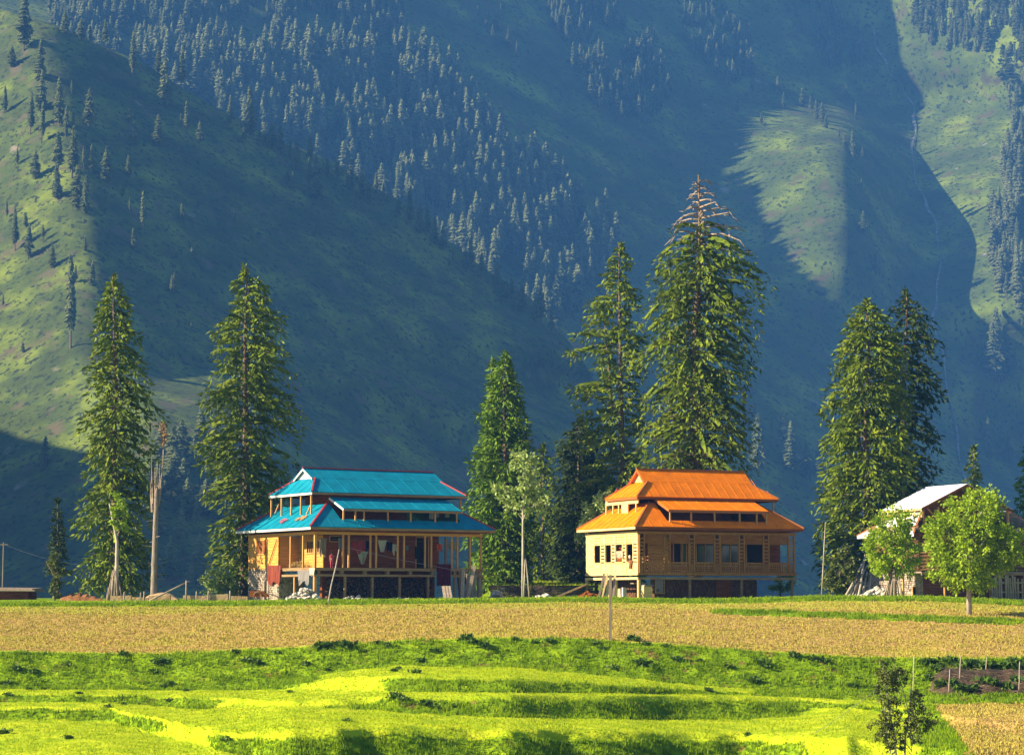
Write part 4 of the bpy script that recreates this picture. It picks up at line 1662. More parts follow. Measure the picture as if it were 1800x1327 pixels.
def roof_z(H, z0, k, u, v, u0, v0):
    return z0 + k * min(u - u0, v - v0)


kB = 1.8 / 2.7
# posts under the awning
for px in (604, 625, 640, 682, 722, 765, 803):
    u = BH.U(px, -.02, 6)
    v = .0
    z0 = zE + kB * (v + .8) - .05
    BH.box('post', M_post, u - .05, u + .05, v - .05, v + .05, z0, zA - .02 + .07)
# attic storey: posts at the left gallery, inner board room, floor
za = zE + kB * 1.55
for px, uu in ((477, .75), (495, .75), (512, .75), (529, .75), (547, .75)):
    v = BH.Vv(px, uu, 6.5)
    BH.box('post', M_post, uu - .055, uu + .055, v - .055, v + .055, za - .1, zU - .12)
for px, v in ((808, 2.0), (812, 8.6)):
    u = EU[1] - .35
    BH.box('post', M_post, u - .055, u + .055, v - .055, v + .055, za - .1, zU - .12)
BH.beam('brace', M_post, (.78, 8.3, za + .2), (.78, 7.6, za + .95), .07, .07)
BH.beam('brace', M_post, (.78, 2.1, za + .9), (.78, 3.0, za), .07, .07)
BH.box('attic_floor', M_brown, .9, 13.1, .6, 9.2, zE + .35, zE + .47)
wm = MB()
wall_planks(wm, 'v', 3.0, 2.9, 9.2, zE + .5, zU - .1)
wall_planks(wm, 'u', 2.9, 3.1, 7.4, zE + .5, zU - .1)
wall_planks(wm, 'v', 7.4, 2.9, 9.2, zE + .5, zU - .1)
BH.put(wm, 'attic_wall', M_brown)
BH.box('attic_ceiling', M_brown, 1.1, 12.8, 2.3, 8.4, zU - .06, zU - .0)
# main storey -------------------------------------------------------
BH.box('deck', M_beam, -.05, FB + .1, .0, SB, zD - .12, zD)
for (a, b) in (((-.1, -.05), (FB + .15, -.05)), ((-.05, -.1), (-.05, 6.0))):
    BH.beam('rim_beam', M_beam, (*a, zD - .12), (*b, zD - .12), .1, .2)
    BH.beam('rim_beam', M_beam, (*a, zD - .56), (*b, zD - .56), .14, .16)
for i in range(8):
    u = .3 + i * 1.9
    BH.box('joist_block', M_beam, u - .12, u + .12, -.02, .3, zD - .48, zD - .22)
BH.beam('wall_plate', M_plank, (-.1, .0, zT + .07), (FB + .1, 0, zT + .07), .12, .2)
BH.beam('wall_plate', M_plank, (0, .07, zT + .07), (0, SB, zT + .07), .12, .2)
BH.beam('wall_plate', M_brown, (-.6, -.35, zT + .28), (FB + .6, -.35, zT + .28), .1, .14)
BH.box('veranda_ceiling', M_brown, .07, FB, .07, SB - .1, zT + .2, zT + .25)
# left wall of boards over the rear part
wm = MB()
wall_planks(wm, 'u', -.02, 6.0, SB, zD - .02, zT - .03, th=.1)
wall_planks(wm, 'v', 6.0, .1, 1.7, zD, zT - .03, th=.1)
wall_planks(wm, 'v', SB - .1, .1, FB - 2.4, zD, zT - .03)
BH.put(wm, 'wall', M_plank)
v1, v0 = BH.Vv(453, 0, 3.7), BH.Vv(470, 0, 3.7)
window(BH, 'u', -.04, v0, v1, BH.Z(973, 0, 8.5), BH.Z(950, 0, 8.5), bars=2, pane=M_brown)
BH.beam('brace', M_brown, (-.12, 6.1, zT - .3), (-.12, 7.6, zD + .05), .05, .05)
# inner room
wm = MB()
wall_planks(wm, 'u', 1.7, 2.08, 6.0, zD, zT + .1)
BH.put(wm, 'wall', M_plank)
wm = MB()
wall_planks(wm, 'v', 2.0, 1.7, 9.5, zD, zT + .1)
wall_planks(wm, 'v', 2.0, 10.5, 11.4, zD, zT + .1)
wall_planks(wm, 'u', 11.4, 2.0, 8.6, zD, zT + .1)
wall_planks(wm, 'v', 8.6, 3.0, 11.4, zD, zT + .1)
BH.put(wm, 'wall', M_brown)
window(BH, 'u', 1.68, 2.6, 4.6, zD + 1.15, zD + 1.95, bars=5, pane=M_dark)
window(BH, 'v', 1.98, 2.2, 3.2, zT - .45, zT - .1, bars=0, pane=M_dark)
dr = BH.box('doorway', M_dark, 9.5, 10.5, 2.3, 2.34, zD, zT - .15)
d2 = MB()
d2.box(9.42, 9.5, 1.95, 2.1, zD, zT - .1); d2.box(10.5, 10.58, 1.95, 2.1, zD, zT - .1); d2.box(9.42, 10.58, 1.95, 2.1, zT - .1, zT)
BH.put(d2, 'door_frame', M_post)
# front posts in pairs, left bay posts
for px in (553.5,):
    BH.box('post', M_post, -.08, .08, -.08, .08, zD, zT)
for px in (603, 613, 651, 661, 699, 710, 747, 758, 794, 804, 826, 845):
    u = BH.U(px, 0, 3.5)
    BH.box('post', M_post, u - .06, u + .06, -.06, .06, zD, zT)
for v in (1.6, 3.4, 5.2, 7.0):
    BH.box('post', M_post, FB - .14, FB - .02, v - .06, v + .06, zD, zT)
for px in (511, 533):
    v = BH.Vv(px, 0, 3.5)
    BH.box('post', M_post, -.06, .06, v - .06, v + .06, zD, zT)
# ground storey
rubble(BH, 'u', 0, 6.0, SB, -.5, zD - .03, .6, 3)
rubble(BH, 'v', 6.0, .0, 2.2, -.5, zD - .6, .6, 4)
dv1, dv0 = BH.Vv(460, -.05, 1), BH.Vv(473, -.05, 1)
dm = MB()
for k in range(5):
    a = dv0 + (dv1 - dv0) * k / 5
    dm.box(-.10, -.06, a + .01, a + (dv1 - dv0) / 5 - .01, -.1, BH.Z(1021, 0, 8.5))
BH.put(dm, 'door', M_old)
for px in (607, 655, 703, 753, 800):
    u = BH.U(px, 0, 1)
    BH.box('post', M_beam, u - .08, u + .08, -.02, .14, -.5, zD - .64)
BH.box('post', M_post, -.10, .10, -.1, .1, -.5, zD - .64)
BH.box('post', M_post, -.06, .08, 3.2, 3.34, -.5, zD - .64)
for u, v, t in ((FB - .1, .1, .0), (FB - .5, 1.5, .5), (FB + .1, 3.5, .3)):
    BH.beam('post', M_old, (u + t, v, -.5), (u, v, zD - .1), .28, .28)
wm = MB()
wm.box(2.2, FB - 2.2, 3.2, 3.5, -.5, zD - .13)
BH.put(wm, 'back_wall', M_brown)
# =================================================================== orange-roofed house
OH = House('timber_house', 'carved timber house with an orange metal roof and lattice balcony, right of centre', 'house', 1122, 160, 25, -.10)
FO_, SO = OH.U(1397, 0, 2), OH.Vv(1031, 0, 2)
fasO = {'l': M_pale2, 'f': M_brown}
zD = OH.Z(1006, 0, 0)
zT = OH.Z(937, 0, 0)
zE = OH.Z(924.5, -.6, -.6)
E = (-.6, FO_ + .5, -.6, SO + .5)
skirt(OH, 'lower_roof', E, zE, 1.85, 2.5, M_oran, M_rust, fasO, step=.9, cut=(OH.U(1173, 0, 6), OH.U(1350, 0, 6), .05))
kO = 1.85 / 2.5
v1 = 1.5
zU = OH.Z(872, .7, v1)
EU = (.7, OH.U(1369, v1, 7.5), v1, OH.Vv(1063, .7, 7.5))
vcO = (v1 + EU[3]) / 2
zR = OH.Z(825, 2.4, vcO)
zG = OH.Z(847.5, 2.3, vcO)
top_roof(OH, EU, zU, OH.U(1125, vcO, 9.4), OH.U(1302, vcO, 9.6), vcO, zR, zG, M_oran, M_rust, {'l': M_rust, 'f': M_brown}, M_pale2, step=.75, over=.3)
ua, ub = OH.U(1176, -.3, 6.4), OH.U(1351, -.3, 6.4)
zA = OH.Z(895, ua, -.3)
zAt = OH.Z(876, 2.0, 1.8)
awning(OH, ua, ub, 1.8, zAt, -.3, zA, M_oran, {'l': M_rust, 'f': M_rust}, step=.9)
for px in (1178, 1215, 1256, 1300, 1330, 1347):
    u = OH.U(px, -.1, 6)
    z0 = zE + kO * .5 - .05
    OH.box('post', M_post, u - .05, u + .05, -.15, -.05, z0, zA + .02)
za = zE + kO * 1.35
uu = .95
vL = OH.Vv(1066, uu, 7)
for px in (1066, 1078, 1088, 1104, 1118.5):
    v = OH.Vv(px, uu, 6.8)
    OH.box('post', M_pale2, uu - .05, uu + .05, v - .05, v + .05, za - .1, zU - .5)
OH.box('gallery_panel', M_pale2, uu - .04, uu + .04, 1.75, vL + .05, zU - .5, zU - .1)
OH.box('gallery_panel', M_pale2, uu - .02, uu + .03, OH.Vv(1103, uu, 6.8), OH.Vv(1093, uu, 6.8), za, zU - .5)
for v in (1.8, 5.0):
    u = EU[1] - .3
    OH.box('post', M_post, u - .05, u + .05, v - .05, v + .05, za - .1, zU - .1)
OH.box('attic_floor', M_brown, 1.1, FO_ - 1.1, .4, 7.4, zE + .4, zE + .52)
wm = MB()
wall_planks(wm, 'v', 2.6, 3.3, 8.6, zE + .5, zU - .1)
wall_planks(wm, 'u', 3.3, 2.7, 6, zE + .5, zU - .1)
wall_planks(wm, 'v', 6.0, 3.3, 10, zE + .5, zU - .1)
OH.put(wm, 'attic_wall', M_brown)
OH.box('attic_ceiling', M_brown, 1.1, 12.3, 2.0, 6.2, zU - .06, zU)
# main storey: carved balcony all round, its sun and shade painted as two woods
OH.box('deck', M_beam, -.02, FO_ + .02, .02, SO, zD - .12, zD)
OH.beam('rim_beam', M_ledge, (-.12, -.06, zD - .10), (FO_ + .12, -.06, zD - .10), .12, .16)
OH.beam('rim_beam', M_beam, (-.12, -.06, zD - .42), (FO_ + .12, -.06, zD - .42), .14, .17)
OH.beam('rim_beam', M_pale2, (-.06, -.0, zD - .10), (-.06, SO, zD - .10), .12, .16)
OH.beam('rim_beam', M_pale2, (-.06, -.0, zD - .42), (-.06, SO, zD - .42), .14, .17)
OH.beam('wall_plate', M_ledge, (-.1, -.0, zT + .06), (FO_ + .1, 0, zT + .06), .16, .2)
OH.beam('wall_plate', M_pale2, (-.01, .08, zT + .06), (-.01, SO, zT + .06), .16, .2)
OH.beam('wall_plate', M_brown, (-.3, -.3, zT + .3), (FO_ + .3, -.3, zT + .3), .12, .14)
OH.beam('wall_plate', M_brown, (-.3, -.3, zT + .3), (-.3, SO + .3, zT + .3), .12, .14)
for k in range(10):
    v = -.3 + k * .95
    OH.beam('rafter_end', M_pale2, (-.2, v, zT + .34), (-.55, v, zE - .16), .08, .1)
OH.box('veranda_ceiling', M_brown, .07, FO_ - .07, .07, SO - .1, zT + .2, zT + .25)
zs_, zh = OH.Z(987, 0, 0), OH.Z(956, 0, 0)
# left face: panels below and above four openings
wins = [(1045.5, 1056.5), (1065, 1075.5), (1083, 1095), (1102, 1113.5)]
vw = [(OH.Vv(b, 0, 3), OH.Vv(a, 0, 3)) for a, b in wins]
wm = MB()
wall_planks(wm, 'u', -.03, 0.05, SO, zD, zs_ - .04, th=.07, bw=.16)
OH.put(wm, 'balcony_panel', M_pale2)
wm = MB()
wall_planks(wm, 'u', -.03, 0.05, SO, zh + .03, zT - .04, th=.07, bw=.14)
OH.put(wm, 'frieze_panel', M_pale2)
ed = [0.06]
for a, b in sorted(vw):
    ed += [a, b]
ed.append(SO)
for i in range(0, len(ed), 2):
    a, b = ed[i], ed[i + 1]
    if b - a < .9:
        # two slim posts with carved blocks between them
        for x in (a + .04, b - .04):
            OH.box('post', M_pale2, -.07, .05, x - .05, x + .05, zD - .02, zT - .04)
        lt = MB()
        for k in range(5):
            z = zs_ + (zh - zs_) * (k + .5) / 5
            lt.box(-.035, .0, a + .09, b - .09, z - .08, z + .08)
        OH.put(lt, 'lattice', M_pale2)
    else:
        wm = MB()
        wall_planks(wm, 'u', -.03, a, b, zs_ - .04, zh + .03, th=.07, bw=.2)
        OH.put(wm, 'wall', M_pale2)
for (a, b) in vw:
    sl_ = MB()
    sl_.box(-.10, .08, a - .02, b + .02, zs_ - .05, zs_ + .01)
    OH.put(sl_, 'window_sill', M_pale2)
    g = MB()
    for k in range(3):
        z = zh + .12 + k * .22
        for q in range(4):
            y0 = a + (b - a) * (q + .2) / 4
            g.box(-.052, -.045, y0, y0 + (b - a) * .13, z, z + .06)
    OH.put(g, 'carving', M_brown)
# front: pairs of posts with lattice between
pairs = [(1124, 1132), (1168, 1177), (1211, 1220), (1256, 1265), (1299, 1308), (1342, 1351), (1386, 1395.5)]
pu = [(OH.U(a, 0, 3), OH.U(b, 0, 3)) for a, b in pairs]
for a, b in pu:
    for u in (a, b):
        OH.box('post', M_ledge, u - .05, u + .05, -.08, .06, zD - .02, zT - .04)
    lt = MB()
    n_ = 7
    for k in range(n_):
        z = zD + .75 + (zT - .25 - zD - .75) * (k + .5) / n_
        lt.box(a + .06, b - .06, -.035, .0, z - .07, z + .06)
    for k in range(5):
        u = a + (b - a) * (k + .5) / 5
        lt.box(u - .03, u + .03, -.03, -.005, zD, zD + .72)
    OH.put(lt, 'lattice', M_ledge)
for (a, b), (c, d) in zip(pu, pu[1:]):
    bm = MB()
    u0, u1 = b + .05, c - .05
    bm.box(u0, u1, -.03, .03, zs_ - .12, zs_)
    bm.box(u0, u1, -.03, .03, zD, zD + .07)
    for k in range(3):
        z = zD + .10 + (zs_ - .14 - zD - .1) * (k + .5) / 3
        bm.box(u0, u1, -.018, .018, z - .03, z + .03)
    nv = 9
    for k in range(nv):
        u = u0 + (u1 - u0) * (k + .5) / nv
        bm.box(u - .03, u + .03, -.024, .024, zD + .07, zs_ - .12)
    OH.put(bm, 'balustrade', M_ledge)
    fm = MB()
    wall_planks(fm, 'v', -.02, u0, u1, zh + .06, zT - .04, th=.05, bw=.15)
    OH.put(fm, 'frieze_panel', M_friez)
# inner rooms: sunlit first bay painted as pine, shaded rest as brown
wm = MB()
wall_planks(wm, 'v', 1.7, 1.7, 3.4, zD, zT + .1)
OH.put(wm, 'wall', M_plank)
wm = MB()
wall_planks(wm, 'v', 1.7, 3.4, FO_ - .2, zD, zT + .1)
OH.put(wm, 'wall', M_brown)
wm = MB()
wall_planks(wm, 'u', 1.7, 1.8, SO - .2, zD, zT + .1)
wall_planks(wm, 'v', SO - .25, .1, FO_ - .2, zD, zT + .1)
wall_planks(wm, 'u', FO_ - .3, 1.8, SO - .3, zD, zT + .1)
OH.put(wm, 'wall', M_brown)
for (a, b), br in (((1184, 1196), 0), ((1200, 1212), 1), ((1224, 1254), 1), ((1268, 1298), 1), ((1312, 1341), 0)):
    window(OH, 'v', 1.68, OH.U(a, 1.7, 3), OH.U(b, 1.7, 3), zD + .55, zh + .15, bars=br, pane=M_glass if br else M_dark)
window(OH, 'u', 1.68, 2.4, 3.2, zD + .7, zh, bars=0, pane=M_dark)
window(OH, 'u', 1.68, 4.0, 4.8, zD + .7, zh, bars=0, pane=M_dark)
# ground storey
for px in (1213, 1304, 1393):
    u = OH.U(px, 0, 1)
    OH.box('post', M_beam, u - .08, u + .08, -.02, .14, -.5, zD - .5)
OH.box('post', M_pale2, -.10, .08, -.1, .08, -.5, zD - .5)
for px in (1031.5, 1083):
    v = OH.Vv(px, 0, 1)
    OH.box('post', M_pale2, -.12, .04, v - .14, v + .0, -.5, zD - .5)
rubble(OH, 'v', 1.2, 1.9, FO_ - 2.6, -.5, zD - .35, .5, 6, m=M_dstone)
rubble(OH, 'u', 1.8, 3.8, SO, -.5, zD - .35, .5, 7, m=M_dstone)
window(OH, 'v', 1.15, OH.U(1152, 1.2, 1), OH.U(1166, 1.2, 1), .35, 1.35, bars=0, pane=M_glass)
dm = MB()
for k in range(7):
    a = OH.U(1258, 1.1, 1)
    dm.box(a + k * .2, a + k * .2 + .18, 1.06, 1.12, -.1, 1.35)
OH.put(dm, 'door', M_brown)
OH.box('shelf', M_old, OH.U(1130, .6, 1), OH.U(1146, .6, 1), .3, .8, .85, .92)
OH.box('shelf', M_old, .1, 1.4, 1.0, 1.5, 1.0, 1.07)
# =================================================================== third house, right
MH = House('timber_house', 'weathered log house with a white metal roof at the right edge behind a round tree', 'house', 1609, 162, 24, -.06)
SM = MH.Vv(1527, 0, 2)
FM = 11.5
zD = MH.Z(1004, 0, 0)
zT = MH.Z(935, 0, 0)
fasM = {'l': M_wtrim, 'f': M_brown}
zE = MH.Z(928, -.7, -.7)
skirt(MH, 'lower_roof', (-.7, FM + .8, -.7, SM + .5), MH.Z(942, -.7, SM + .5), 1.9, 2.7, M_whit, M_rust, fasM, step=1.0, sides='lrb')
MH.box('attic_floor', M_old, -.4, FM, -.4, 6, MH.Z(930, 0, 0) - .05, MH.Z(930, 0, 0) + .08)
# gable-fronted upper roof
vg0, vg1 = .9, 6.2
um = MH.U(1700, vg0, 8)
zP = MH.Z(850, um, vg0)
ul_ = MH.U(1620, vg0, 7)
zL = MH.Z(892, ul_, vg0)
ur_ = 2 * um - ul_
mb, sm = MB(), MB()
mb.slab([(ul_, vg1, zL), (ul_, vg0, zL), (um, vg0, zP), (um, vg1, zP)], .07)
mb.slab([(um, vg0, zP), (ur_, vg0, zL), (ur_, vg1, zL), (um, vg1, zP)], .07)
seams(sm, (ul_, vg1, zL), (ul_, vg0, zL), (um, vg1, zP), (um, vg0, zP), .9)
ro = MH.put(mb, 'upper_roof', M_whit)
MH.put(sm, 'seam', M_whit, ro)
bb = MB()
bb.bar((ul_, vg0 - .02, zL - .14), (um, vg0 - .02, zP - .14), .05, .18)
bb.bar((ur_, vg0 - .02, zL - .14), (um, vg0 - .02, zP - .14), .05, .18)
MH.put(bb, 'bargeboard', M_brown, ro)
ld = MB()
for k in range(3):
    ld.bar((ul_ - .03, vg0, zL - .16 - k * .28), (ul_ - .03, vg1, zL - .16 - k * .28), .06, .09)
for k in range(7):
    v = vg0 + (vg1 - vg0) * k / 6
    ld.box(ul_ - .06, ul_ + .04, v - .04, v + .04, zL - .72, zL - .1)
MH.put(ld, 'rail', M_pale2)
gb = MB()
z = zL - 1.0
while z < zP - .5:
    f = max(0, (z + .2 - zL) / (zP - zL))
    a = ul_ + .5 + max(0, f) * (um - ul_ - .2)
    gb.box(a, 2 * um - a, vg0 + 1.3, vg0 + 1.45, z + .01, z + .22)
    z += .23
MH.put(gb, 'gable_wall', M_brown)
for u in (ul_ + .25, ul_ + 1.6, um, ur_ - .3):
    MH.box('post', M_post, u - .07, u + .07, vg0 + .12, vg0 + .26, zD + 2.2, zL + .1 + (.4 if abs(u - um) < 1.8 else 0))
MH.beam('brace', M_post, (ul_ + .4, vg0 + .1, zL + .1), (ul_ + 1.4, vg0 + .1, zL - .8), .09, .09)
# log walls
lw = MB()
k = 0
z = zD
while z < zT + .25:
    lw.tube([(-.35, .0, z + .12), (FM, .0, z + .12)], [.135, .135], 8)
    lw.tube([(.0, -.35, z + .24), (.0, SM, z + .24)], [.135, .135], 8)
    z += .25
MH.put(lw, 'log_wall', M_log, smooth=True)
window(MH, 'v', -.13, 3.3, 4.3, zD + .7, zD + 1.6, bars=1)
MH.box('deck', M_old, -.5, FM, -1.3, .3, zD - .14, zD - .02)
MH.beam('rim_beam', M_beam, (-.5, -1.3, zD - .2), (FM, -1.3, zD - .2), .14, .16)
rubble(MH, 'u', -.05, .2, SM, -.5, zD - .02, .7, 9)
rubble(MH, 'u', -.5, 2.6, SM + .2, -.5, zD - .7, .5, 10)
gw = MB()
wall_planks(gw, 'v', .25, .2, FM, -.4, zD - .05, th=.1)
MH.put(gw, 'wall', M_brown)
window(MH, 'v', .22, MH.U(1605, .2, .6), MH.U(1621, .2, .6), .0, .75, bars=1)
for u in (MH.U(1587, -1.2, 1), MH.U(1660, -1.2, 1), MH.U(1740, -1.2, 1)):
    MH.box('post', M_post, u - .06, u + .06, -1.3, -1.18, -.5, zD - .2)
fr_ = MB()
fr_.bar((MH.U(1745, -1.6, 1) - .1, -1.5, .4), (MH.U(1745, -1.6, 1) + 5.4, -1.5, .4), .05, .1)
fr_.bar((MH.U(1745, -1.6, 1) - .1, -1.5, 1.1), (MH.U(1745, -1.6, 1) + 5.4, -1.5, 1.1), .05, .1)
for k in range(26):
    u = MH.U(1745, -1.6, 1) + k * .21
    if k % 7 != 5:
        fr_.bar((u, -1.55, -.4), (u + R.uniform(-.05, .05), -1.5 + R.uniform(-.03, .03), 1.5 + R.uniform(-.1, .25)), .15, .04)
fence = MH.put(fr_, 'board_fence', M_old)
wmx = fence.matrix_basis.copy()
fence.parent = None
fence.matrix_basis = MH.o.matrix_basis
tag(fence, 'weathered upright board fence before the metal-roofed house at the right edge', 'fence')
# ------------------------------------------------------------------ smaller things
def cloth(name, label, cat, H, px, pytop, wpx, hpx, v, col, seed, taper=0.0, tail=0.0, axis='v', group=None, at=None, m=None):
    """hanging cloth on a line: H house frame, plane v (or u when axis='u')"""
    rr = random.Random(seed)
    nx, nz = 10, 9
    if axis == 'v':
        u0, u1 = H.U(px - wpx / 2, v, 3), H.U(px + wpx / 2, v, 3)
        z1, z0 = H.Z(pytop, u0, v), H.Z(pytop + hpx, u0, v)
        f = lambda a, c: (u0 + (u1 - u0) * a, v, z1 + (z0 - z1) * c)
        nrm = Vector((0, 1, 0))
    else:
        w1, w0 = H.Vv(px - wpx / 2, at, 2), H.Vv(px + wpx / 2, at, 2)
        z1, z0 = H.Z(pytop, at, w0), H.Z(pytop + hpx, at, w0)
        f = lambda a, c: (at, w0 + (w1 - w0) * a, z1 + (z0 - z1) * c)
        nrm = Vector((1, 0, 0))
    ph = rr.uniform(0, 6)
    vs = []
    for side in (0, 1):
        for j in range(nz):
            for i in range(nx):
                a, c = i / (nx - 1), j / (nz - 1)
                aa = .5 + (a - .5) * (1 - taper * c)
                cc = c * (1 - tail * abs(math.sin(a * 3.14 * 1.5 + ph))) + .015 * rr.random()
                p = Vector(f(aa, cc))
                p += nrm * (.055 * math.sin(a * 11 + ph) * (.3 + c) + .03 * math.sin(a * 23 + c * 3 + ph) + side * .012)
                vs.append(p)
    fs = []
    N_ = nx * nz
    for j in range(nz - 1):
        for i in range(nx - 1):
            a = j * nx + i
            fs.append((a, a + 1, a + nx + 1, a + nx))
            fs.append((N_ + a, N_ + a + nx, N_ + a + nx + 1, N_ + a + 1))
    mb = MB()
    o0 = vs[0].copy()
    org = H.w(*o0)
    R_ = Matrix.Rotation(H.th, 3, 'Z')
    mb.v = [tuple(R_ @ (q - o0)) for q in vs]
    mb.f = fs
    key = 'cloth_%d' % seed
    mm = m or mat('cloth_fabric', [tuple(x * .75 for x in col), col], scale=3, rough=.9, trans=.15, spec=.1)
    o = mb.build(name, mm)
    o.location = org
    tag(o, label, cat, group)
    return o


GLN = 'laundry on the veranda of the blue-roofed house'
for i, (nm, lb, cat, px, py, wp, hp, col, tp, tl) in enumerate([
    ('hanging_blanket', 'beige-brown blanket hung at the front corner post of the blue-roofed house veranda', 'blanket', 568, 946, 13, 34, (.30, .25, .18), .2, .2),
    ('hanging_towel', 'grey-blue towel hanging left of the first pair of veranda posts', 'towel', 599, 945, 8, 21, (.22, .24, .30), .1, .1),
    ('hanging_shawl', 'dark red and pink shawl, widest piece on the veranda line', 'shawl', 630, 951, 26, 24, (.32, .05, .05), .15, .3),
    ('hanging_cloth', 'pale green-grey cloth drooping to a point below the dark red shawl', 'cloth', 637, 969, 18, 22, (.36, .38, .30), .75, 0),
    ('hanging_trousers', 'navy trousers hanging just right of the dark red shawl', 'trousers', 647, 950, 8, 19, (.015, .02, .06), .1, .3),
    ('hanging_shirt', 'pale grey shirt tapering to a point on the veranda line', 'shirt', 672, 949, 15, 22, (.55, .56, .50), .6, .1),
    ('hanging_shirt', 'dark navy shirt between the pale grey shirt and the white shirt', 'shirt', 684, 952, 11, 17, (.02, .02, .06), .2, .2),
    ('hanging_shirt', 'white shirt with ragged tails on the veranda line', 'shirt', 695, 956, 11, 22, (.62, .56, .48), .1, .5),
    ('hanging_cloth', 'small grey-blue rag beside the middle pair of veranda posts', 'cloth', 716, 959, 5, 9, (.25, .28, .36), .1, .1),
    ('hanging_coat', 'black coat hanging deep in the shade right of the middle posts', 'coat', 735, 960, 11, 24, (.02, .018, .025), .1, .1),
    ('hanging_cloth', 'bright orange-red cloth hanging left of the dark doorway', 'cloth', 773, 956, 12, 15, (.62, .10, .02), .2, .4),
    ('hanging_towel', 'thin grey towel hanging right of the dark doorway', 'towel', 789, 952, 6, 16, (.40, .36, .34), .1, .2),
    ('hanging_shirt', 'cream shirt at the right end of the veranda line', 'shirt', 800, 953, 9, 19, (.55, .48, .36), .1, .3)]):
    cloth(nm, lb, cat, BH, px, py, wp, hp, .35, col, 40 + i, tp, tl, group=GLN)
lm = MB()
pr = None
R_ = Matrix.Rotation(BH.th, 3, 'Z')
for i in range(21):
    u = .2 + 12.4 * i / 20
    p = R_ @ Vector((u, .35, 0)) + Vector((0, 0, BH.Z(947, 6, .35) - .18 * math.sin(math.pi * i / 20)))
    if pr is not None:
        lm.tube([pr, p], [.008, .008], 4, cap=False)
    pr = p
M_wire = mat('wire', [(.20, .19, .18), (.3, .29, .28)], rough=.5)
o = lm.build('clothes_line', M_wire)
o.location = (BH.X0, BH.Y0, 0)
tag(o, 'thin clothes line strung along the veranda of the blue-roofed house', 'clothes line')
cloth('hanging_rug', 'dark maroon rug over the deck rail near the right end of the blue-roofed house', 'rug', BH, 780.5, 991, 25, 38, -.18, (.10, .012, .03), 61)
M_str2 = mat('striped_blanket', [(.16, .015, .02), (.26, .06, .02), (.10, .01, .02)], scale=1.2, stretch=(5, 5, .3), rough=.9, contrast=2, trans=.1)
cloth('hanging_blanket', 'dark red blanket with orange stripe draped on the left deck rail of the blue-roofed house', 'blanket', BH, 482, 993, 24, 38, 0, (.3, .03, .03), 62, .2, .25, axis='u', at=-.22, m=M_str2)
cloth('hanging_sheet', 'grey-white sheet draped over the deck beam beside the corner post', 'sheet', BH, 533, 1002, 22, 28, 0, (.26, .24, .23), 63, .1, .35, axis='u', at=-.25)
cloth('hanging_cloth', 'small pale bundle of cloth at the deck corner of the blue-roofed house', 'cloth', BH, 548, 998, 11, 14, 0, (.66, .60, .48), 64, .4, .3, axis='u', at=-.24)
GAW = 'clothes under the awning of the blue-roofed house'
for i, (px, w_, h_, col, nm) in enumerate([(759, 10, 15, (.30, .34, .42), 'pale blue sheet under the awning, leftmost of the clothes there'), (768, 5, 12, (.35, .38, .45), 'narrow grey-blue cloth under the awning left of the crimson one'),
                                           (774, 4, 11, (.34, .03, .10), 'thin crimson cloth hanging under the blue awning'), (786, 7, 12, (.36, .4, .46), 'pale striped cloth at the right under the blue awning')]):
    cloth('hanging_cloth', nm, 'cloth', BH, px, 897, w_, h_, .5, col, 70 + i, group=GAW)
# rags lying on the left slope of the lower roof
for i, (px, py, col, lb) in enumerate([(500, 908, (.55, .22, .30), 'pinkish rag lying on the left slope of the blue lower roof'), (526, 909, (.62, .42, .20), 'straw-coloured rag drying on the blue lower roof beside the corner posts')]):
    v = BH.Vv(px, 0, 5.8)
    u = -.05 + .25 * i
    z = BH_z = BH.Z(924.8, -.8, -.8) + (1.8 / 2.7) * (u + .8)
    mb = MB()
    rr = random.Random(i)
    th_ = math.atan(1.8 / 2.7)
    for q in range(16):
        a, b = rr.uniform(-.55, .55), rr.uniform(-.3, .3)
        c = Vector((b * math.cos(th_), a, b * math.sin(th_) + .05))
        mb.bar(c + Vector((-.1, -.12, -.02)), c + Vector((.12 * math.cos(th_), .14, .06)), .16, .05)
    R_ = Matrix.Rotation(BH.th, 3, 'Z')
    mb.v = [tuple(R_ @ Vector(q)) for q in mb.v]
    o = mb.build('rag', mat('rag_cloth', [tuple(x * .7 for x in col), col], scale=4))
    o.location = BH.w(u, v, z)
    tag(o, lb, 'rag')


# ---- people ---------------------------------------------------------
M_skin = mat('skin', [(.34, .17, .10), (.42, .23, .14)], rough=.6)
M_hair = mat('dark_hair', [(.015, .01, .008)], rough=.7)


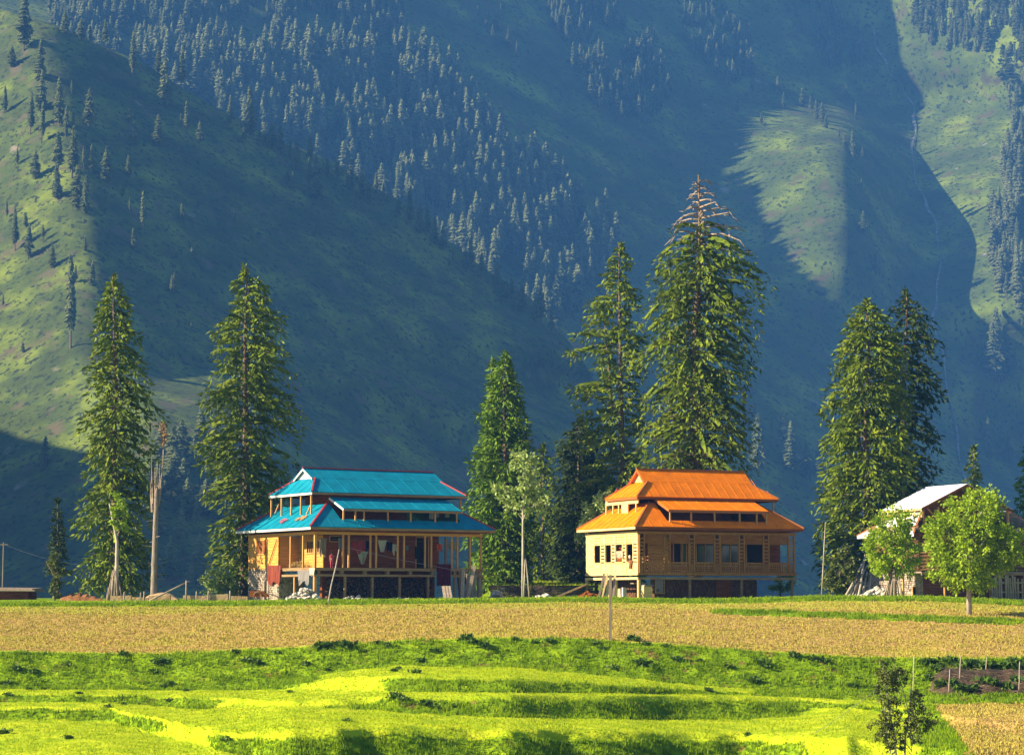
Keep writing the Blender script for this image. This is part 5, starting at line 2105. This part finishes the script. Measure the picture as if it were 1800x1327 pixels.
def person(label, loc, rz, scale, joints, cloth_m, cloth_lo, headwear=None, pants=None):
    """one skinned body; joints: dict of key points in metres, facing -Y"""
    pts, rad, ed = [], [], []

    def add(p, r, par=None):
        pts.append(Vector(p)); rad.append(r)
        if par is not None:
            ed.append((par, len(pts) - 1))
        return len(pts) - 1
    J = joints
    pel = add(J['pelvis'], .12)
    ch = add(J['chest'], .135, add((Vector(J['pelvis']) + Vector(J['chest'])) / 2, .115, pel))
    nk = add(J['neck'], .05, ch)
    hd = add(J['head'], .085, nk)
    add(Vector(J['head']) + Vector((0, 0, .09)), .07, hd)
    add(Vector(J['head']) + Vector((0, -.085, .0)), .018, hd)
    for s in ('l', 'r'):
        sh = add(J['sh' + s], .052, ch)
        el = add(J['el' + s], .038, sh)
        wr = add(J['ha' + s], .026, el)
        d = (Vector(J['ha' + s]) - Vector(J['el' + s])).normalized()
        pm = add(Vector(J['ha' + s]) + d * .06, .024, wr)
        side = d.orthogonal().normalized()
        for f in range(4):
            add(Vector(J['ha' + s]) + d * (.13 + .012 * (1 if f in (1, 2) else 0)) + side * (.018 * (f - 1.5)), .007, pm)
        add(Vector(J['ha' + s]) + d * .06 + side * .05, .008, wr)
        hp = add(J['hip' + s], .085, pel)
        kn = add(J['kn' + s], .056, hp)
        an = add(J['an' + s], .035, kn)
        add(Vector(J['an' + s]) + Vector((0, -.13, -.04)), .03, an)
    me = bpy.data.meshes.new('person')
    me.from_pydata([tuple(p) for p in pts], ed, [])
    o = bpy.data.objects.new('person', me)
    COL.objects.link(o)
    md = o.modifiers.new('skin', 'SKIN')
    for i, v in enumerate(me.skin_vertices[0].data):
        v.radius = (rad[i], rad[i])
        v.use_root = i == 0
    sd = o.modifiers.new('sub', 'SUBSURF')
    sd.levels = sd.render_levels = 1
    dg = bpy.context.evaluated_depsgraph_get()
    m2 = bpy.data.meshes.new_from_object(o.evaluated_get(dg))
    o.modifiers.clear()
    o.data = m2
    m2.materials.clear()
    for m_ in (M_skin, cloth_m, cloth_lo):
        m2.materials.append(m_)
    hz, pz = J['neck'][2], J['pelvis'][2]
    hand = [Vector(J['hal']), Vector(J['har'])]
    for p in m2.polygons:
        c = p.center
        if c.z > hz - .01 and (c - Vector(J['head'])).length < .22:
            p.material_index = 0
        elif min((c - h).length for h in hand) < .16:
            p.material_index = 0
        elif c.z > pz - .05:
            p.material_index = 1
        else:
            p.material_index = 2
    m2.polygons.foreach_set('use_smooth', np.ones(len(m2.polygons), dtype=bool))
    o.location, o.rotation_euler, o.scale = loc, (0, 0, rz), (scale,) * 3
    tag(o, label, 'person')
    hm = MB()
    c = Vector(J['head'])
    for k in range(6):
        a0 = math.pi * .5 * k / 5
    hm.tube([c + Vector((0, .02, .19)), c + Vector((0, .02, .155)), c + Vector((0, .03, .08)), c + Vector((0, .05, -.02)), c + Vector((0, .05, -.09))],
            [.02, .075, .112, .105, .07 if headwear is None else .10], 10)
    hm.build('headscarf' if headwear else 'hair', headwear or M_hair, o, smooth=True)
    return o


M_rs = mat('red_garment', [(.32, .02, .03), (.48, .04, .05)], scale=8, rough=.9)
M_scarf = mat('pale_scarf', [(.62, .55, .46)], rough=.9)
M_pk = mat('pink_garment', [(.45, .06, .10), (.60, .12, .16)], scale=8, rough=.9)
a4, b4 = vw[0] if False else sorted(vw)[0]
vc_ = (a4 + b4) / 2
zs0 = OH.Z(987, 0, 0)
# local axes for the person: facing -Y; turn so that -Y points out of the left wall
lean = dict(pelvis=(0, .30, .62), chest=(0, .05, .98), neck=(0, -.10, 1.16), head=(0, -.18, 1.30), shl=(-.17, .0, 1.05), shr=(.17, .0, 1.05),
            ell=(-.26, -.20, .98), elr=(.26, -.20, .98), hal=(-.06, -.28, 1.0), har=(.08, -.30, 1.0), hipl=(-.09, .30, .56), hipr=(.09, .30, .56),
            knl=(-.10, .26, .30), knr=(.10, .28, .30), anl=(-.10, .34, .06), anr=(.10, .36, .06))
person('person in dark red with pale headscarf leaning out of a side window, orange-roofed house',
       OH.w(.12, vc_, zs0 - .98), OH.th - math.pi / 2, 1.0, lean, M_rs, M_rs, M_scarf)
cloth('hanging_cloth', 'small patterned brown cloth hanging below the rightmost side window of the orange-roofed house', 'cloth', OH, 1108, 984, 6, 15, 0, (.34, .14, .07), 81, .6, 0, axis='u', at=-.16)
cloth('hanging_cloth', 'white and tan cloth over the sill of the third side window of the orange-roofed house', 'cloth', OH, 1089, 968, 10, 19, 0, (.60, .48, .34), 82, .1, .4, axis='u', at=-.17)
cloth('hanging_cloth', 'rust-red cloth hanging inside the third side window of the orange-roofed house', 'cloth', OH, 1091, 957, 7, 14, 0, (.42, .11, .04), 83, .1, .2, axis='u', at=.4)
stand = dict(pelvis=(0, 0, .78), chest=(0, 0, 1.12), neck=(0, -.01, 1.34), head=(0, -.03, 1.47), shl=(-.16, 0, 1.24), shr=(.16, 0, 1.24),
             ell=(-.22, .02, .98), elr=(.21, -.08, 1.0), hal=(-.20, -.08, .78), har=(.14, -.26, 1.12), hipl=(-.08, 0, .72), hipr=(.08, 0, .72),
             knl=(-.09, -.02, .42), knr=(.09, .01, .42), anl=(-.09, .02, .06), anr=(.10, .04, .06))
zDb = BH.Z(997, 0, 0)
person('small child in pink and red standing at the veranda edge of the blue-roofed house', BH.w(BH.U(583, .3, 2.5), .3, zDb), BH.th - .5, .72, stand, M_pk, M_pk)

# ---- sticks, planks, poles -------------------------------------------
M_stick = M_dead


def stick(name, label, cat, p, q, w_, m=None, group=None, taper=.7, par=None):
    p, q = Vector(p), Vector(q)
    mb = MB()
    k = q - p
    side = Vector((R.uniform(-1, 1), R.uniform(-1, 1), 0)) * k.length * .012
    mb.tube([(0, 0, 0), k * .33 + side, k * .66 - side * .4, k], [w_, w_ * .9, w_ * .8, w_ * taper], 7)
    o = mb.build(name, m or M_stick, par, smooth=True)
    o.location = p
    if not par:
        tag(o, label, cat, group)
    return o


def board(label, p, q, w_, t_, m, group=None, up=(0, -1, 0)):
    p, q = Vector(p), Vector(q)
    mb = MB()
    mb.bar((0, 0, 0), q - p, w_, t_, up=up)
    o = mb.build('plank', m, None)
    o.location = p
    tag(o, label, 'plank', group)
    return o


p = P(577, 1059, 148.5)
stick('leaning_pole', 'crooked bare pole leaning in front of the blue-roofed house', 'pole', p, P(596, 966, 152), .055, M_pale)
p = P(1073, 1127, 120.4); p.z -= .3
fp_ = MB(); fp_.bar((0, 0, 0), Vector(P(1073, 1010, 120.4)) - p, .16, .16)
o = fp_.build('wooden_post', M_old); o.location = p
tag(o, 'tall weathered wooden post standing at the near edge of the field', 'post')
stick('tall_pole', 'tall thin pale pole between the orange-roofed house and the tall pair of spruces', 'pole', P(1444, 1049, 156), P(1451, 917, 156), .05, M_pale, taper=.5)
# utility pole and wires at the far left
up_ = P(4, 1056, 170)
ut = empty('utility_pole', up_)
tag(ut, 'thin utility pole with a small crossbar at the far left edge', 'utility pole')
m_ = MB(); m_.tube([(0, 0, -.3), (0, 0, P(4, 953, 170).z - up_.z)], [.06, .04], 7); m_.build('pole', M_old, ut)
m_ = MB(); zc_ = P(4, 957, 170).z - up_.z; m_.bar((-.35, 0, zc_), (.35, 0, zc_), .07, .07); m_.build('crossbar', M_old, ut)


def wire(label, a, b, sag, r_=.012):
    a, b = Vector(a), Vector(b)
    mb = MB()
    pts = [(b - a) * (i / 14) - Vector((0, 0, sag * 4 * (i / 14) * (1 - i / 14))) for i in range(15)]
    mb.tube(pts, [r_] * 15, 4)
    o = mb.build('wire', M_wire)
    o.location = a
    tag(o, label, 'wire', 'wires')


wire('wire running from the utility pole at the far left to the blue-roofed house', P(8, 957, 170), P(436, 940, 168), 2.1, .006)
wire('pale wire sagging along the front of the blue-roofed house down to its right end', P(610, 962, 157), P(862, 1012, 166), .12, .016)
wire('short wire from the right corner of the orange-roofed house toward the tall spruces', P(1398, 1000, 165), P(1500, 1040, 170), .25)
wire('thin dark wire slanting over the grass left of the foreground shrub', P(1432, 1288, 84), P(1545, 1208, 84), .05, .008)

# leaning planks
GPL = 'planks leaning at the right end of the blue-roofed house'
for i, (a, b, y0, lb) in enumerate([(812, 815, 1000, 'upright grey plank leaning left of the tall slanted one'), (822, 834, 994, 'tallest slanted grey plank, right end of the blue-roofed house'), (818, 824, 1012, 'short grey plank behind the slanted tall one'),
                                    (828, 836, 1010, 'broad dark plank right of the slanted tall one'), (836, 831, 1016, 'short plank leaning back to the left near the corner trunk'), (826, 822, 1008, 'narrow plank in the middle of the stack by the corner')]):
    board(lb, P(a, 1054, 160 + .15 * i), P(b, y0, 161.2 + .15 * i), .26, .05, M_old, GPL)
GP2 = 'short boards under the maroon rug'
for i, x in enumerate((781, 786, 791)):
    board(['leftmost short grey board under the maroon rug', 'middle short grey board under the maroon rug', 'rightmost short grey board under the maroon rug'][i], P(x + 2, 1054, 156.5), P(x - 2, 1030, 157.6), .22, .04, M_old, GP2)
GP3 = 'pale boards leaning on the left side of the orange-roofed house'
for i, (a, b, y0, w_) in enumerate([(1052, 1062, 1008, .14), (1058, 1068, 1008, .12), (1063, 1064, 1012, .2), (1069, 1067, 1016, .16), (1078, 1080, 1014, .16), (1080, 1081, 1012, .16)]):
    board(['leftmost slanting pale board beside the ramp', 'second slanting pale board with a dark gap beside it', 'wider pale board, third from the ramp', 'short weathered board just left of the field post', 'upright pale board just right of the field post', 'narrowest pale board at the edge of the dark opening'][i],
          P(a, 1052, 158.2 + .1 * i), P(b, y0, 160.2 + .1 * i), w_, .04, M_pale2 if i % 2 else M_old, GP3)
mb = MB()
a, b = P(970, 1053, 163), P(1034, 1026, 167)
for k in range(5):
    off = Vector((-.05, .32 * k, 0))
    mb.bar(off, b - a + off, .28, .05)
mb.bar((1.0, -.1, .12), (1.0, 1.5, .12), .1, .1)
o = mb.build('plank_ramp', M_pale2); o.location = a
tag(o, 'pale plank ramp sloping up to the left side of the orange-roofed house', 'ramp')


# stakes round young trees
def stakes(label, px, Y, n_, r0, top, spread, seed, m=M_dead, zt=None):
    rr = random.Random(seed)
    b = gat(px, Y)
    t_ = empty('tree_guard', b)
    tag(t_, label, 'tree guard')
    for k in range(n_):
        a = 6.28 * k / n_ + rr.uniform(-.3, .3)
        q = Vector((math.cos(a) * r0 + rr.uniform(-.1, .1), math.sin(a) * r0, -.2))
        e = Vector((math.cos(a) * spread + rr.uniform(-.1, .1), math.sin(a) * spread, top * rr.uniform(.75, 1.1)))
        mb = MB()
        mb.tube([q, q.lerp(e, .5) + Vector((rr.uniform(-.04, .04), 0, 0)), e], [.06, .05, .03], 6)
        mb.build('stake', m, t_, smooth=True)
    return t_


stakes('cone of pale stakes round the thin young tree before the tall left spruce', 205, 157, 8, .55, 2.4, .12, 1)
stakes('stakes set round the trunk of the medium leafy tree by the stone base', 1569, 153.2, 8, .7, 1.7, .2, 2)
stakes('two thin stakes tied to the white-stemmed sapling between the houses', 922, 154, 3, .35, 2.9, .1, 3, M_pale)
GSL = 'poles leaning against the spruce trunk at the right'
for i, (x0_, x1_, y1_) in enumerate([(1484, 1519, 985), (1490, 1516, 1000), (1496, 1524, 992), (1502, 1512, 1012), (1508, 1521, 975), (1514, 1524, 1005), (1527, 1530, 1010)]):
    stick('leaning_pole', ['leftmost long grey pole leaning on the spruce trunk near the stone wall', 'second grey pole of the leaning bundle at the spruce trunk', 'third grey pole of the leaning bundle at the spruce trunk',
                           'shortest pole in the bundle at the spruce trunk', 'longest thin pole reaching above the bundle at the spruce trunk', 'pole close to the trunk right of the longest thin one', 'rightmost nearly upright pole between trunk and stone wall'][i],
          'pole', P(x0_, 1052, 158), P(x1_, y1_, 160.5), .10, M_pale, GSL)


# ---- stones and heaps ------------------------------------------------
def stone_mesh(mb, c, r_, rr, fl=.7):
    k = len(mb.v)
    a = [Vector(v) for v in ((1, 0, 0), (-1, 0, 0), (0, 1, 0), (0, -1, 0), (0, 0, 1), (0, 0, -1), (.6, .6, .6), (-.6, .6, .6), (.6, -.6, .6), (-.6, -.6, .6), (.6, .6, -.6), (-.6, .6, -.6), (.6, -.6, -.6), (-.6, -.6, -.6))]
    a = [v * rr.uniform(.75, 1.15) for v in a]
    mb.v += [(c[0] + v.x * r_, c[1] + v.y * r_, c[2] + v.z * r_ * fl) for v in a]
    for f in ((0, 6, 4), (0, 4, 8), (6, 2, 4), (2, 7, 4), (7, 1, 4), (1, 9, 4), (9, 3, 4), (3, 8, 4), (0, 8, 12), (8, 3, 12), (3, 13, 12), (3, 9, 13), (9, 1, 13), (1, 11, 13), (1, 7, 11), (7, 2, 11), (2, 10, 11), (2, 6, 10), (6, 0, 10), (0, 12, 10), (5, 12, 13), (5, 13, 11), (5, 11, 10), (5, 10, 12)):
        mb.f.append(tuple(k + i for i in f))


def heap(label, px, py, Y, wpx, hpx, n_, seed, m, r_=(.12, .3), name='stone_heap', cat='stone heap'):
    rr = random.Random(seed)
    b = P(px, py, Y)
    k = Y / FP
    mb = MB()
    for i in range(n_):
        x = rr.uniform(-1, 1)
        zmax = hpx * k * (1 - abs(x) ** 1.6)
        stone_mesh(mb, (x * wpx * k / 2, rr.uniform(-.5, .5), rr.uniform(0, 1) * zmax * .9), rr.uniform(*r_), rr)
    o = mb.build(name, m)
    o.location = b
    tag(o, label, cat)
    return o


M_rock = mat('pale_stone', [(.30, .26, .21), (.52, .47, .40), (.70, .66, .60)], scale=2.5, rough=.95, bump=.03, rnd=1)
heap('heap of pale sunlit stones under the deck corner of the blue-roofed house', 535, 1053, 157.6, 54, 20, 60, 1, M_rock)
heap('pile of pale stones right of the blue-roofed house', 872, 1052, 166, 18, 16, 22, 2, M_rock, (.15, .34))
heap('tumbled stones at the foot of the metal-roofed house', 1540, 1049, 156.5, 52, 16, 60, 3, M_rock, (.14, .32))
heap('dark scrap and logs heaped at the foot of the plank ramp', 1036, 1051, 160, 40, 12, 30, 4, M_brown, (.1, .26), 'scrap_heap', 'scrap heap')
heap('low heap of stones and rubbish under the deck, middle of the blue-roofed house', 625, 1053, 158.5, 40, 8, 30, 5, M_rock, (.08, .16))
heap('small row of stones along the ground right of the stone heap under the rug', 700, 1054, 160, 60, 5, 20, 6, M_rock, (.06, .14), 'stone_row', 'stones')
for i, (x, y, r_, lb) in enumerate([(946, 1050, .30, 'flat pale boulder in the grass between the two houses'), (959, 1048, .40, 'taller white boulder in the grass between the two houses'), (883, 1036, .22, 'small white stone at the end of the dark retaining wall'),
                                    (400, 1049, .55, 'pale rounded boulder behind the low wall left of the blue-roofed house')]):
    mb = MB()
    stone_mesh(mb, (0, 0, 0), r_, random.Random(60 + i))
    o = mb.build('boulder', M_rock)
    o.location = P(x, y, 158 if i < 2 else 172)
    tag(o, lb, 'boulder')
# dark dry-stone retaining wall behind, between the houses
rr = random.Random(8)
mb = MB()
x0_, x1_ = P(862, 1045, 179.6).x, P(1040, 1045, 179.6).x
z = -.4
while z < .93:
    x = x0_
    while x < x1_:
        L = rr.uniform(.25, .7)
        h_ = .2
        mb.box(x, x + L - .02, 179.2 + rr.uniform(-.06, .06), 179.9, z, z + h_ - .015)
        x += L
    z += .2
M_wal = mat('dark_stone_wall', [(.06, .045, .035), (.14, .10, .075), (.22, .17, .12)], scale=2, rough=.95, bump=.05)
tag(mb.build('retaining_wall', M_wal), 'dark dry-stone retaining wall under the grass strip between the two houses', 'retaining wall')

# low wall, bank and bits left of the blue house
M_mud = mat('mud_wall', [(.30, .19, .09), (.46, .32, .16), (.58, .43, .25)], scale=1.5, rough=.95, bump=.04)
M_earth = mat('red_earth', [(.16, .06, .025), (.28, .12, .04), (.36, .18, .07)], scale=2, rough=.95, bump=.06)
lw_ = MB()
segs = [(196, 232, 1047), (232, 262, 1049), (262, 300, 1047), (322, 366, 1046), (368, 402, 1045), (405, 436, 1047)]
for i, (a, b, y) in enumerate(segs):
    A_, B_ = P(a, y, 156), P(b - 1, y + (1 if i % 2 else -1), 156)
    lw_.hexa([(A_.x, 155.9, -.5), (B_.x, 155.9, -.5), (B_.x, 156.4, -.5), (A_.x, 156.4, -.5)], [(A_.x, 155.9, A_.z), (B_.x, 155.9, B_.z), (B_.x, 156.4, B_.z), (A_.x, 156.4, A_.z)])
tag(lw_.build('low_wall', M_mud), 'low tan wall of boards and mud left of the blue-roofed house', 'low wall')
mb = MB()
hp_ = []
for i in range(25):
    t = i / 24
    a = P(108 + 90 * t, 1056, 158)
    hgt = .48 * math.sin(math.pi * min(1, t * 1.15 + .03) ** .7) * (1 + .15 * math.sin(i * 1.7)) + .03
    hp_.append([(a.x, 157.2, -.4), (a.x, 157.5, hgt * .6 - .2), (a.x, 158, hgt - .2), (a.x, 158.6, hgt * .7 - .2), (a.x, 159, -.4)])
for i in range(24):
    for j in range(4):
        mb.poly([hp_[i][j], hp_[i + 1][j], hp_[i + 1][j + 1], hp_[i][j + 1]])
tag(mb.build('earth_heap', M_earth, smooth=True), 'low reddish earth heap in front of the tall left spruce', 'earth heap')
mb = MB()
hp_ = []
for i in range(17):
    t = i / 16
    a = P(252 + 62 * t, 1056, 163)
    hgt = .55 * math.sin(math.pi * t) ** .8 + .02
    hp_.append([(a.x, 162.2, -.4), (a.x, 162.6, hgt * .7 - .15), (a.x, 163, hgt - .15), (a.x, 163.6, hgt * .7 - .15), (a.x, 164, -.4)])
for i in range(16):
    for j in range(4):
        mb.poly([hp_[i][j], hp_[i + 1][j], hp_[i + 1][j + 1], hp_[i][j + 1]])
tag(mb.build('earth_heap', M_mud, smooth=True), 'small tan mound at the foot of the dead trunk', 'earth heap')
GST = 'short stakes left of the blue-roofed house'
for i, (x, y0, lb) in enumerate([(218, 1040, 'short stake right of the staked young tree'), (247, 1041, 'left one of the close pair of short stakes'), (253, 1039, 'right one of the close pair of short stakes'), (327, 1020, 'tallest stake at the end of the leaning beam'), (345, 1039, 'lone short stake right of the leaning beam'),
                                 (366, 1038, 'stub post at the first gap of the low wall'), (404, 1038, 'stub post at the second gap of the low wall')]):
    stick('stake', lb, 'stake', P(x, 1056, 155.5), P(x + .5, y0, 155.5), .07, M_dead, GST)
stick('leaning_beam', 'long grey beam slanting up to the tall stake left of the blue-roofed house', 'beam', P(262, 1056, 155), P(333, 1021, 156), .07, M_dead)
# plough-like dark frame by the left wall
cf = empty('hand_cart', P(458, 1054, 153.5))
tag(cf, 'dark wooden handcart parked against the stone wall of the blue-roofed house', 'cart')
m_ = MB(); m_.hexa([(-.75, -.3, .2), (.6, -.3, .2), (.6, .4, .2), (-.75, .4, .2)], [(-.75, -.3, .62), (.25, -.3, .62), (.25, .4, .62), (-.75, .4, .62)]); m_.build('cart_box', M_brown, cf)
for dy in (-.34, .44):
    m_ = MB()
    m_.tube([(-.2 + .28 * math.cos(t * .5236), dy, .25 + .28 * math.sin(t * .5236)) for t in range(13)], [.03] * 13, 5)
    m_.build('wheel', M_old, cf)
for dy in (-.25, .35):
    m_ = MB(); m_.tube([(.4, dy, .45), (1.0, dy, .3), (1.5, dy, .02)], [.04, .04, .03], 6); m_.build('handle', M_old, cf)
# log hut at far left
hb = empty('log_hut', P(24, 1058, 168))
tag(hb, 'low dark log hut with a flat earth roof at the far left edge', 'hut')
m_ = MB()
for k in range(5):
    m_.tube([(-3.2, 0, .1 + k * .17), (1.1, 0, .1 + k * .17)], [.095, .095], 7)
    m_.tube([(1.0, -.1, .18 + k * .17), (1.0, 3.2, .18 + k * .17)], [.095, .095], 7)
m_.build('wall', M_brown, hb, smooth=True)
m_ = MB(); m_.hexa([(-3.4, -.35, .92), (1.5, -.35, .88), (1.5, 3.3, .9), (-3.4, 3.3, .92)], [(-3.4, -.3, 1.1), (1.45, -.3, 1.02), (1.45, 3.3, 1.1), (-3.4, 3.3, 1.15)])
m_.tube([(-3.5, -.42, .9), (1.7, -.42, .86)], [.08, .07], 7); m_.tube([(1.6, -.5, .85), (1.6, 3.3, .85)], [.07, .07], 7)
m_.build('roof', M_old, hb)
# hay on the veranda, sacks and box under the orange house
r = np.random.RandomState(3)
hc_ = BH.w(.9, BH.Vv(524, .9, 2.6), zDb)
C = r.randn(700, 3) * [.32, .32, .01]
C[:, 2] = np.abs(r.randn(700)) * .26 * np.exp(-(C[:, 0] ** 2 + C[:, 1] ** 2) * 3)
Vv_, Ff_ = sprays(C, r.randn(700, 3), .3 + .15 * r.rand(700), .012 + .008 * r.rand(700), r)
o = npmesh('straw_heap', Vv_, Ff_, mat('straw', [(.34, .22, .06), (.55, .40, .14)], scale=4, rough=.9))
o.location = hc_
tag(o, 'heap of loose straw on the side veranda of the blue-roofed house', 'straw heap')
for i, (px, v, w_, h_, lb, mm) in enumerate([(1096, .5, .32, .9, 'pale sack leaning in the dark opening below the orange-roofed house', M_wtrim), (1090, .6, .22, .8, 'thin tan board bundle in the dark opening below the orange-roofed house', M_pale2),
                                             (1137, .6, .75, 1.0, 'pale wooden box standing by the corner post under the orange-roofed house', M_pale2)]):
    u = OH.U(px, v, 1) if i == 2 else .5
    vv = v if i == 2 else OH.Vv(px, .5, 1)
    mb = MB()
    mb.hexa([(-w_ / 2, -.2, 0), (w_ / 2, -.2, 0), (w_ / 2, .2, 0), (-w_ / 2, .2, 0)], [(-w_ * .45, -.16, h_), (w_ * .45, -.18, h_ * .96), (w_ * .45, .16, h_), (-w_ * .45, .16, h_)])
    mb.bar((-w_ / 2, -.22, h_ * .3), (w_ / 2, -.22, h_ * .3), .02, .06)
    o = mb.build(['sack', 'board_bundle', 'wooden_box'][i], mm)
    o.location = OH.w(u, vv, -.15)
    o.rotation_euler = (0, 0, OH.th)
    tag(o, lb, ['sack', 'boards', 'box'][i])
# firewood stacked under the deck of the blue house
mb = MB()
rr = random.Random(5)
for i in range(420):
    u, z = rr.uniform(2.4, 11.4), rr.uniform(-.05, 1.45)
    rd = rr.uniform(.05, .10)
    mb.tube([(u, 2.75 + rr.uniform(-.08, .05), z), (u, 3.15, z)], [rd, rd], 6)
mb.v = [(a, b, c - BH.zb) for a, b, c in mb.v]
fw = mb.build('firewood_stack', M_firew)
fw.location, fw.rotation_euler = BH.o.location, BH.o.rotation_euler
tag(fw, 'long dark stack of firewood under the deck of the blue-roofed house', 'firewood')

# ---- brushwood heap, stakes and dark bank plants on the right ---------
M_humus = mat('dark_humus', [(.02, .013, .008), (.06, .04, .02), (.12, .08, .045)], scale=1.5, rough=1, bump=.1)
hpx = np.linspace(1612, 1880, 90)
hv = []
for (y_, dY, am) in [(1223, 0, 0), (1217, .5, .5), (1206, 1.2, 1), (1196, 2.0, 1), (1185, 2.8, 1), (1177, 3.6, 1), (1180, 4.4, 1), (1190, 5.2, .6), (1205, 6.2, 0)]:
    row = []
    for i_, x_ in enumerate(hpx):
        b_ = gp(x_, 1222.5)
        w_ = am * (16 * fbm(np.array([x_ / 26]), np.array([dY * .9]), 4)[0] + 34 * float(sstep(1668, 1612, x_)))
        p_ = P(x_, y_ + w_, b_.y + dY)
        g_ = gz(p_.x, p_.y)
        if am == 0:
            p_.z = g_ - .15
        else:
            p_.z = max(g_ - .1, p_.z)
        row.append(tuple(p_))
    hv.append(row)
CH = npmesh('compost_heap', np.array(hv).reshape(-1, 3), grid_faces(9, 90), M_humus, smooth=True)
tag(CH, 'long dark heap of rotting litter under the brushwood at the right', 'compost heap')
B_ch = bvh(CH)
r = np.random.RandomState(4)
mb = MB()
for i in range(300):
    c = cast(r.uniform(1636, 1830), r.uniform(1166, 1222), B_ch)
    if c is None:
        continue
    c.z += r.uniform(0, .12)
    a = r.uniform(-.9, .9) + (3.14 if r.rand() < .5 else 0)
    L = r.uniform(.25, .9)
    d = Vector((math.cos(a) * L, r.uniform(-.25, .25), math.sin(a) * L * .45))
    w_ = r.uniform(.008, .02)
    mb.tube([c - d * .5, c + Vector((0, 0, .05)), c + d * .5], [w_, w_ * .8, w_ * .4], 4, cap=False)
tag(mb.build('brushwood_heap', mat('brushwood', [(.05, .03, .02), (.18, .11, .07), (.42, .32, .23)], scale=1.3, rough=.95, contrast=1.5)), 'tangled brown brushwood heap along the dark bank at the right', 'brushwood')
GBS = 'thin stakes along the dark bank at the right'
for i, (x, y0, y1, Yq) in enumerate([(1605, 1152, 1222, 108), (1687, 1153, 1192, 110), (1668, 1176, 1216, 107), (1733, 1154, 1176, 112), (1791, 1162, 1212, 108)]):
    stick('stake', ['tall thin stake behind the foreground shrub', 'stake before the dark bank, second from the foreground shrub', 'low stake in the brushwood nearest the foreground shrub', 'thin stake high on the dark bank, third from the shrub',
                    'stake at the right edge in the brushwood'][i], 'stake', P(x, y1, Yq), P(x + 1.5, y0, Yq), .03, M_pale, GBS)

# ---- weeds -------------------------------------------------------------
M_weed = mat('weed_leaves', [(.03, .07, .010), (.07, .14, .012), (.14, .23, .02)], scale=3, rough=.6, trans=.3, spec=.3, rnd=1)
WM = []
for s_ in range(4):
    r = np.random.RandomState(200 + s_)
    n_ = 90
    C = np.stack([r.randn(n_) * .17, r.randn(n_) * .15, np.abs(r.rand(n_)) * .2], 1)
    Vq, Fq = leaves(C, .27, r, np.stack([C[:, 0] * 2, C[:, 1] * 2, .6 + 0 * C[:, 2]], 1))
    o = npmesh('weed_shape', Vq, Fq, M_weed)
    WM.append(o.data)
    bpy.data.objects.remove(o)
WEEDS = [(215, 1149, 1.2), (225, 1160, .8), (282, 1164, 1.7), (270, 1180, 1.1), (415, 1146, 1.1), (436, 1160, 1.6), (452, 1165, 1.2), (487, 1146, .8), (538, 1166, 1.1), (565, 1137, 1.9), (580, 1133, 1.4),
         (606, 1134, 1.9), (640, 1144, .8), (663, 1129, 1.2), (680, 1132, .8), (765, 1143, 1.1), (820, 1122, 1.5), (832, 1128, 1.4), (850, 1135, 1.5), (860, 1140, 1.0), (740, 1160, 1.1), (905, 1123, 1.0), (940, 1128, .9), (965, 1126, 1.2),
         (1112, 1124, 1.7), (1045, 1129, .9), (1058, 1138, .8), (1135, 1132, 1.0), (1170, 1134, .9), (1130, 1166, 1.8), (1118, 1162, 1.1), (1080, 1174, 1.4), (1190, 1158, 1.3), (1230, 1160, .8), (1282, 1172, 1.1), (1340, 1165, 1.6),
         (1395, 1152, 1.4), (1325, 1196, 1.6), (1345, 1170, 1.6), (1430, 1158, 1.5), (1245, 1212, 1.0), (1500, 1205, 1.3), (692, 1178, 1.0), (730, 1181, 1.2), (695, 1225, 1.7), (708, 1228, 1.2), (750, 1238, 1.6), (765, 1243, 1.3),
         (800, 1240, 1.1), (610, 1265, .9), (700, 1174, .8), (297, 1230, 1.0), (190, 1241, .9), (218, 1236, .8), (138, 1217, .8), (138, 1226, .7), (60, 1180, 1.2), (30, 1176, 1.4), (12, 1200, 1.3), (120, 1168, .9), (77, 1210, .7),
         (398, 1299, 1.4), (120, 1296, 1.0), (8, 1287, 1.4), (290, 1206, 1.1), (300, 1200, .9), (328, 1212, .8), (15, 1220, .9), (510, 1215, .7), (1315, 1290, .9), (575, 1176, .8), (1450, 1136 + 25, 1.2), (50, 1210, .8)]
for i, (x, y, s) in enumerate(WEEDS):
    p = gp(x, y + 2)
    if p is None:
        continue
    o = bpy.data.objects.new('weed_clump', WM[i % 4])
    COL.objects.link(o)
    o.location = p
    o.rotation_euler = (0, 0, R.uniform(0, 6.28))
    s *= p.y / 118 * .5
    o.scale = (s * 1.15, s * 1.15, s * R.uniform(.9, 1.2))
    if y < 1150:
        lb = 'dark leafy weed clump right on the field edge at the top of the grass bank'
    elif x > 1060:
        lb = 'leafy weed clump on the right half of the grass bank below the field'
    elif x < 560:
        lb = 'leafy weed clump on the left half of the grass bank below the field'
    else:
        lb = 'leafy weed clump on the central grass terraces'
    tag(o, lb, 'weed', 'weed clumps on the grass bank')
# plants along the dark bank
for i in range(30):
    x = 1622 + i * 6.3 + R.uniform(-4, 4)
    p = gp(x, R.uniform(1163, 1180)) if i % 3 else (cast(x + 12, R.uniform(1195, 1215), B_ch) or gp(x, 1170))
    o = bpy.data.objects.new('weed_clump', WM[i % 4])
    COL.objects.link(o)
    o.location = p
    o.rotation_euler = (0, 0, R.uniform(0, 6.28))
    o.scale = (.9, .9, .9)
    tag(o, 'green weed clump in the shaded bank above the brushwood', 'weed', 'weed clumps above the brushwood')
haze(0.00019, (.11, .37, 1.0))
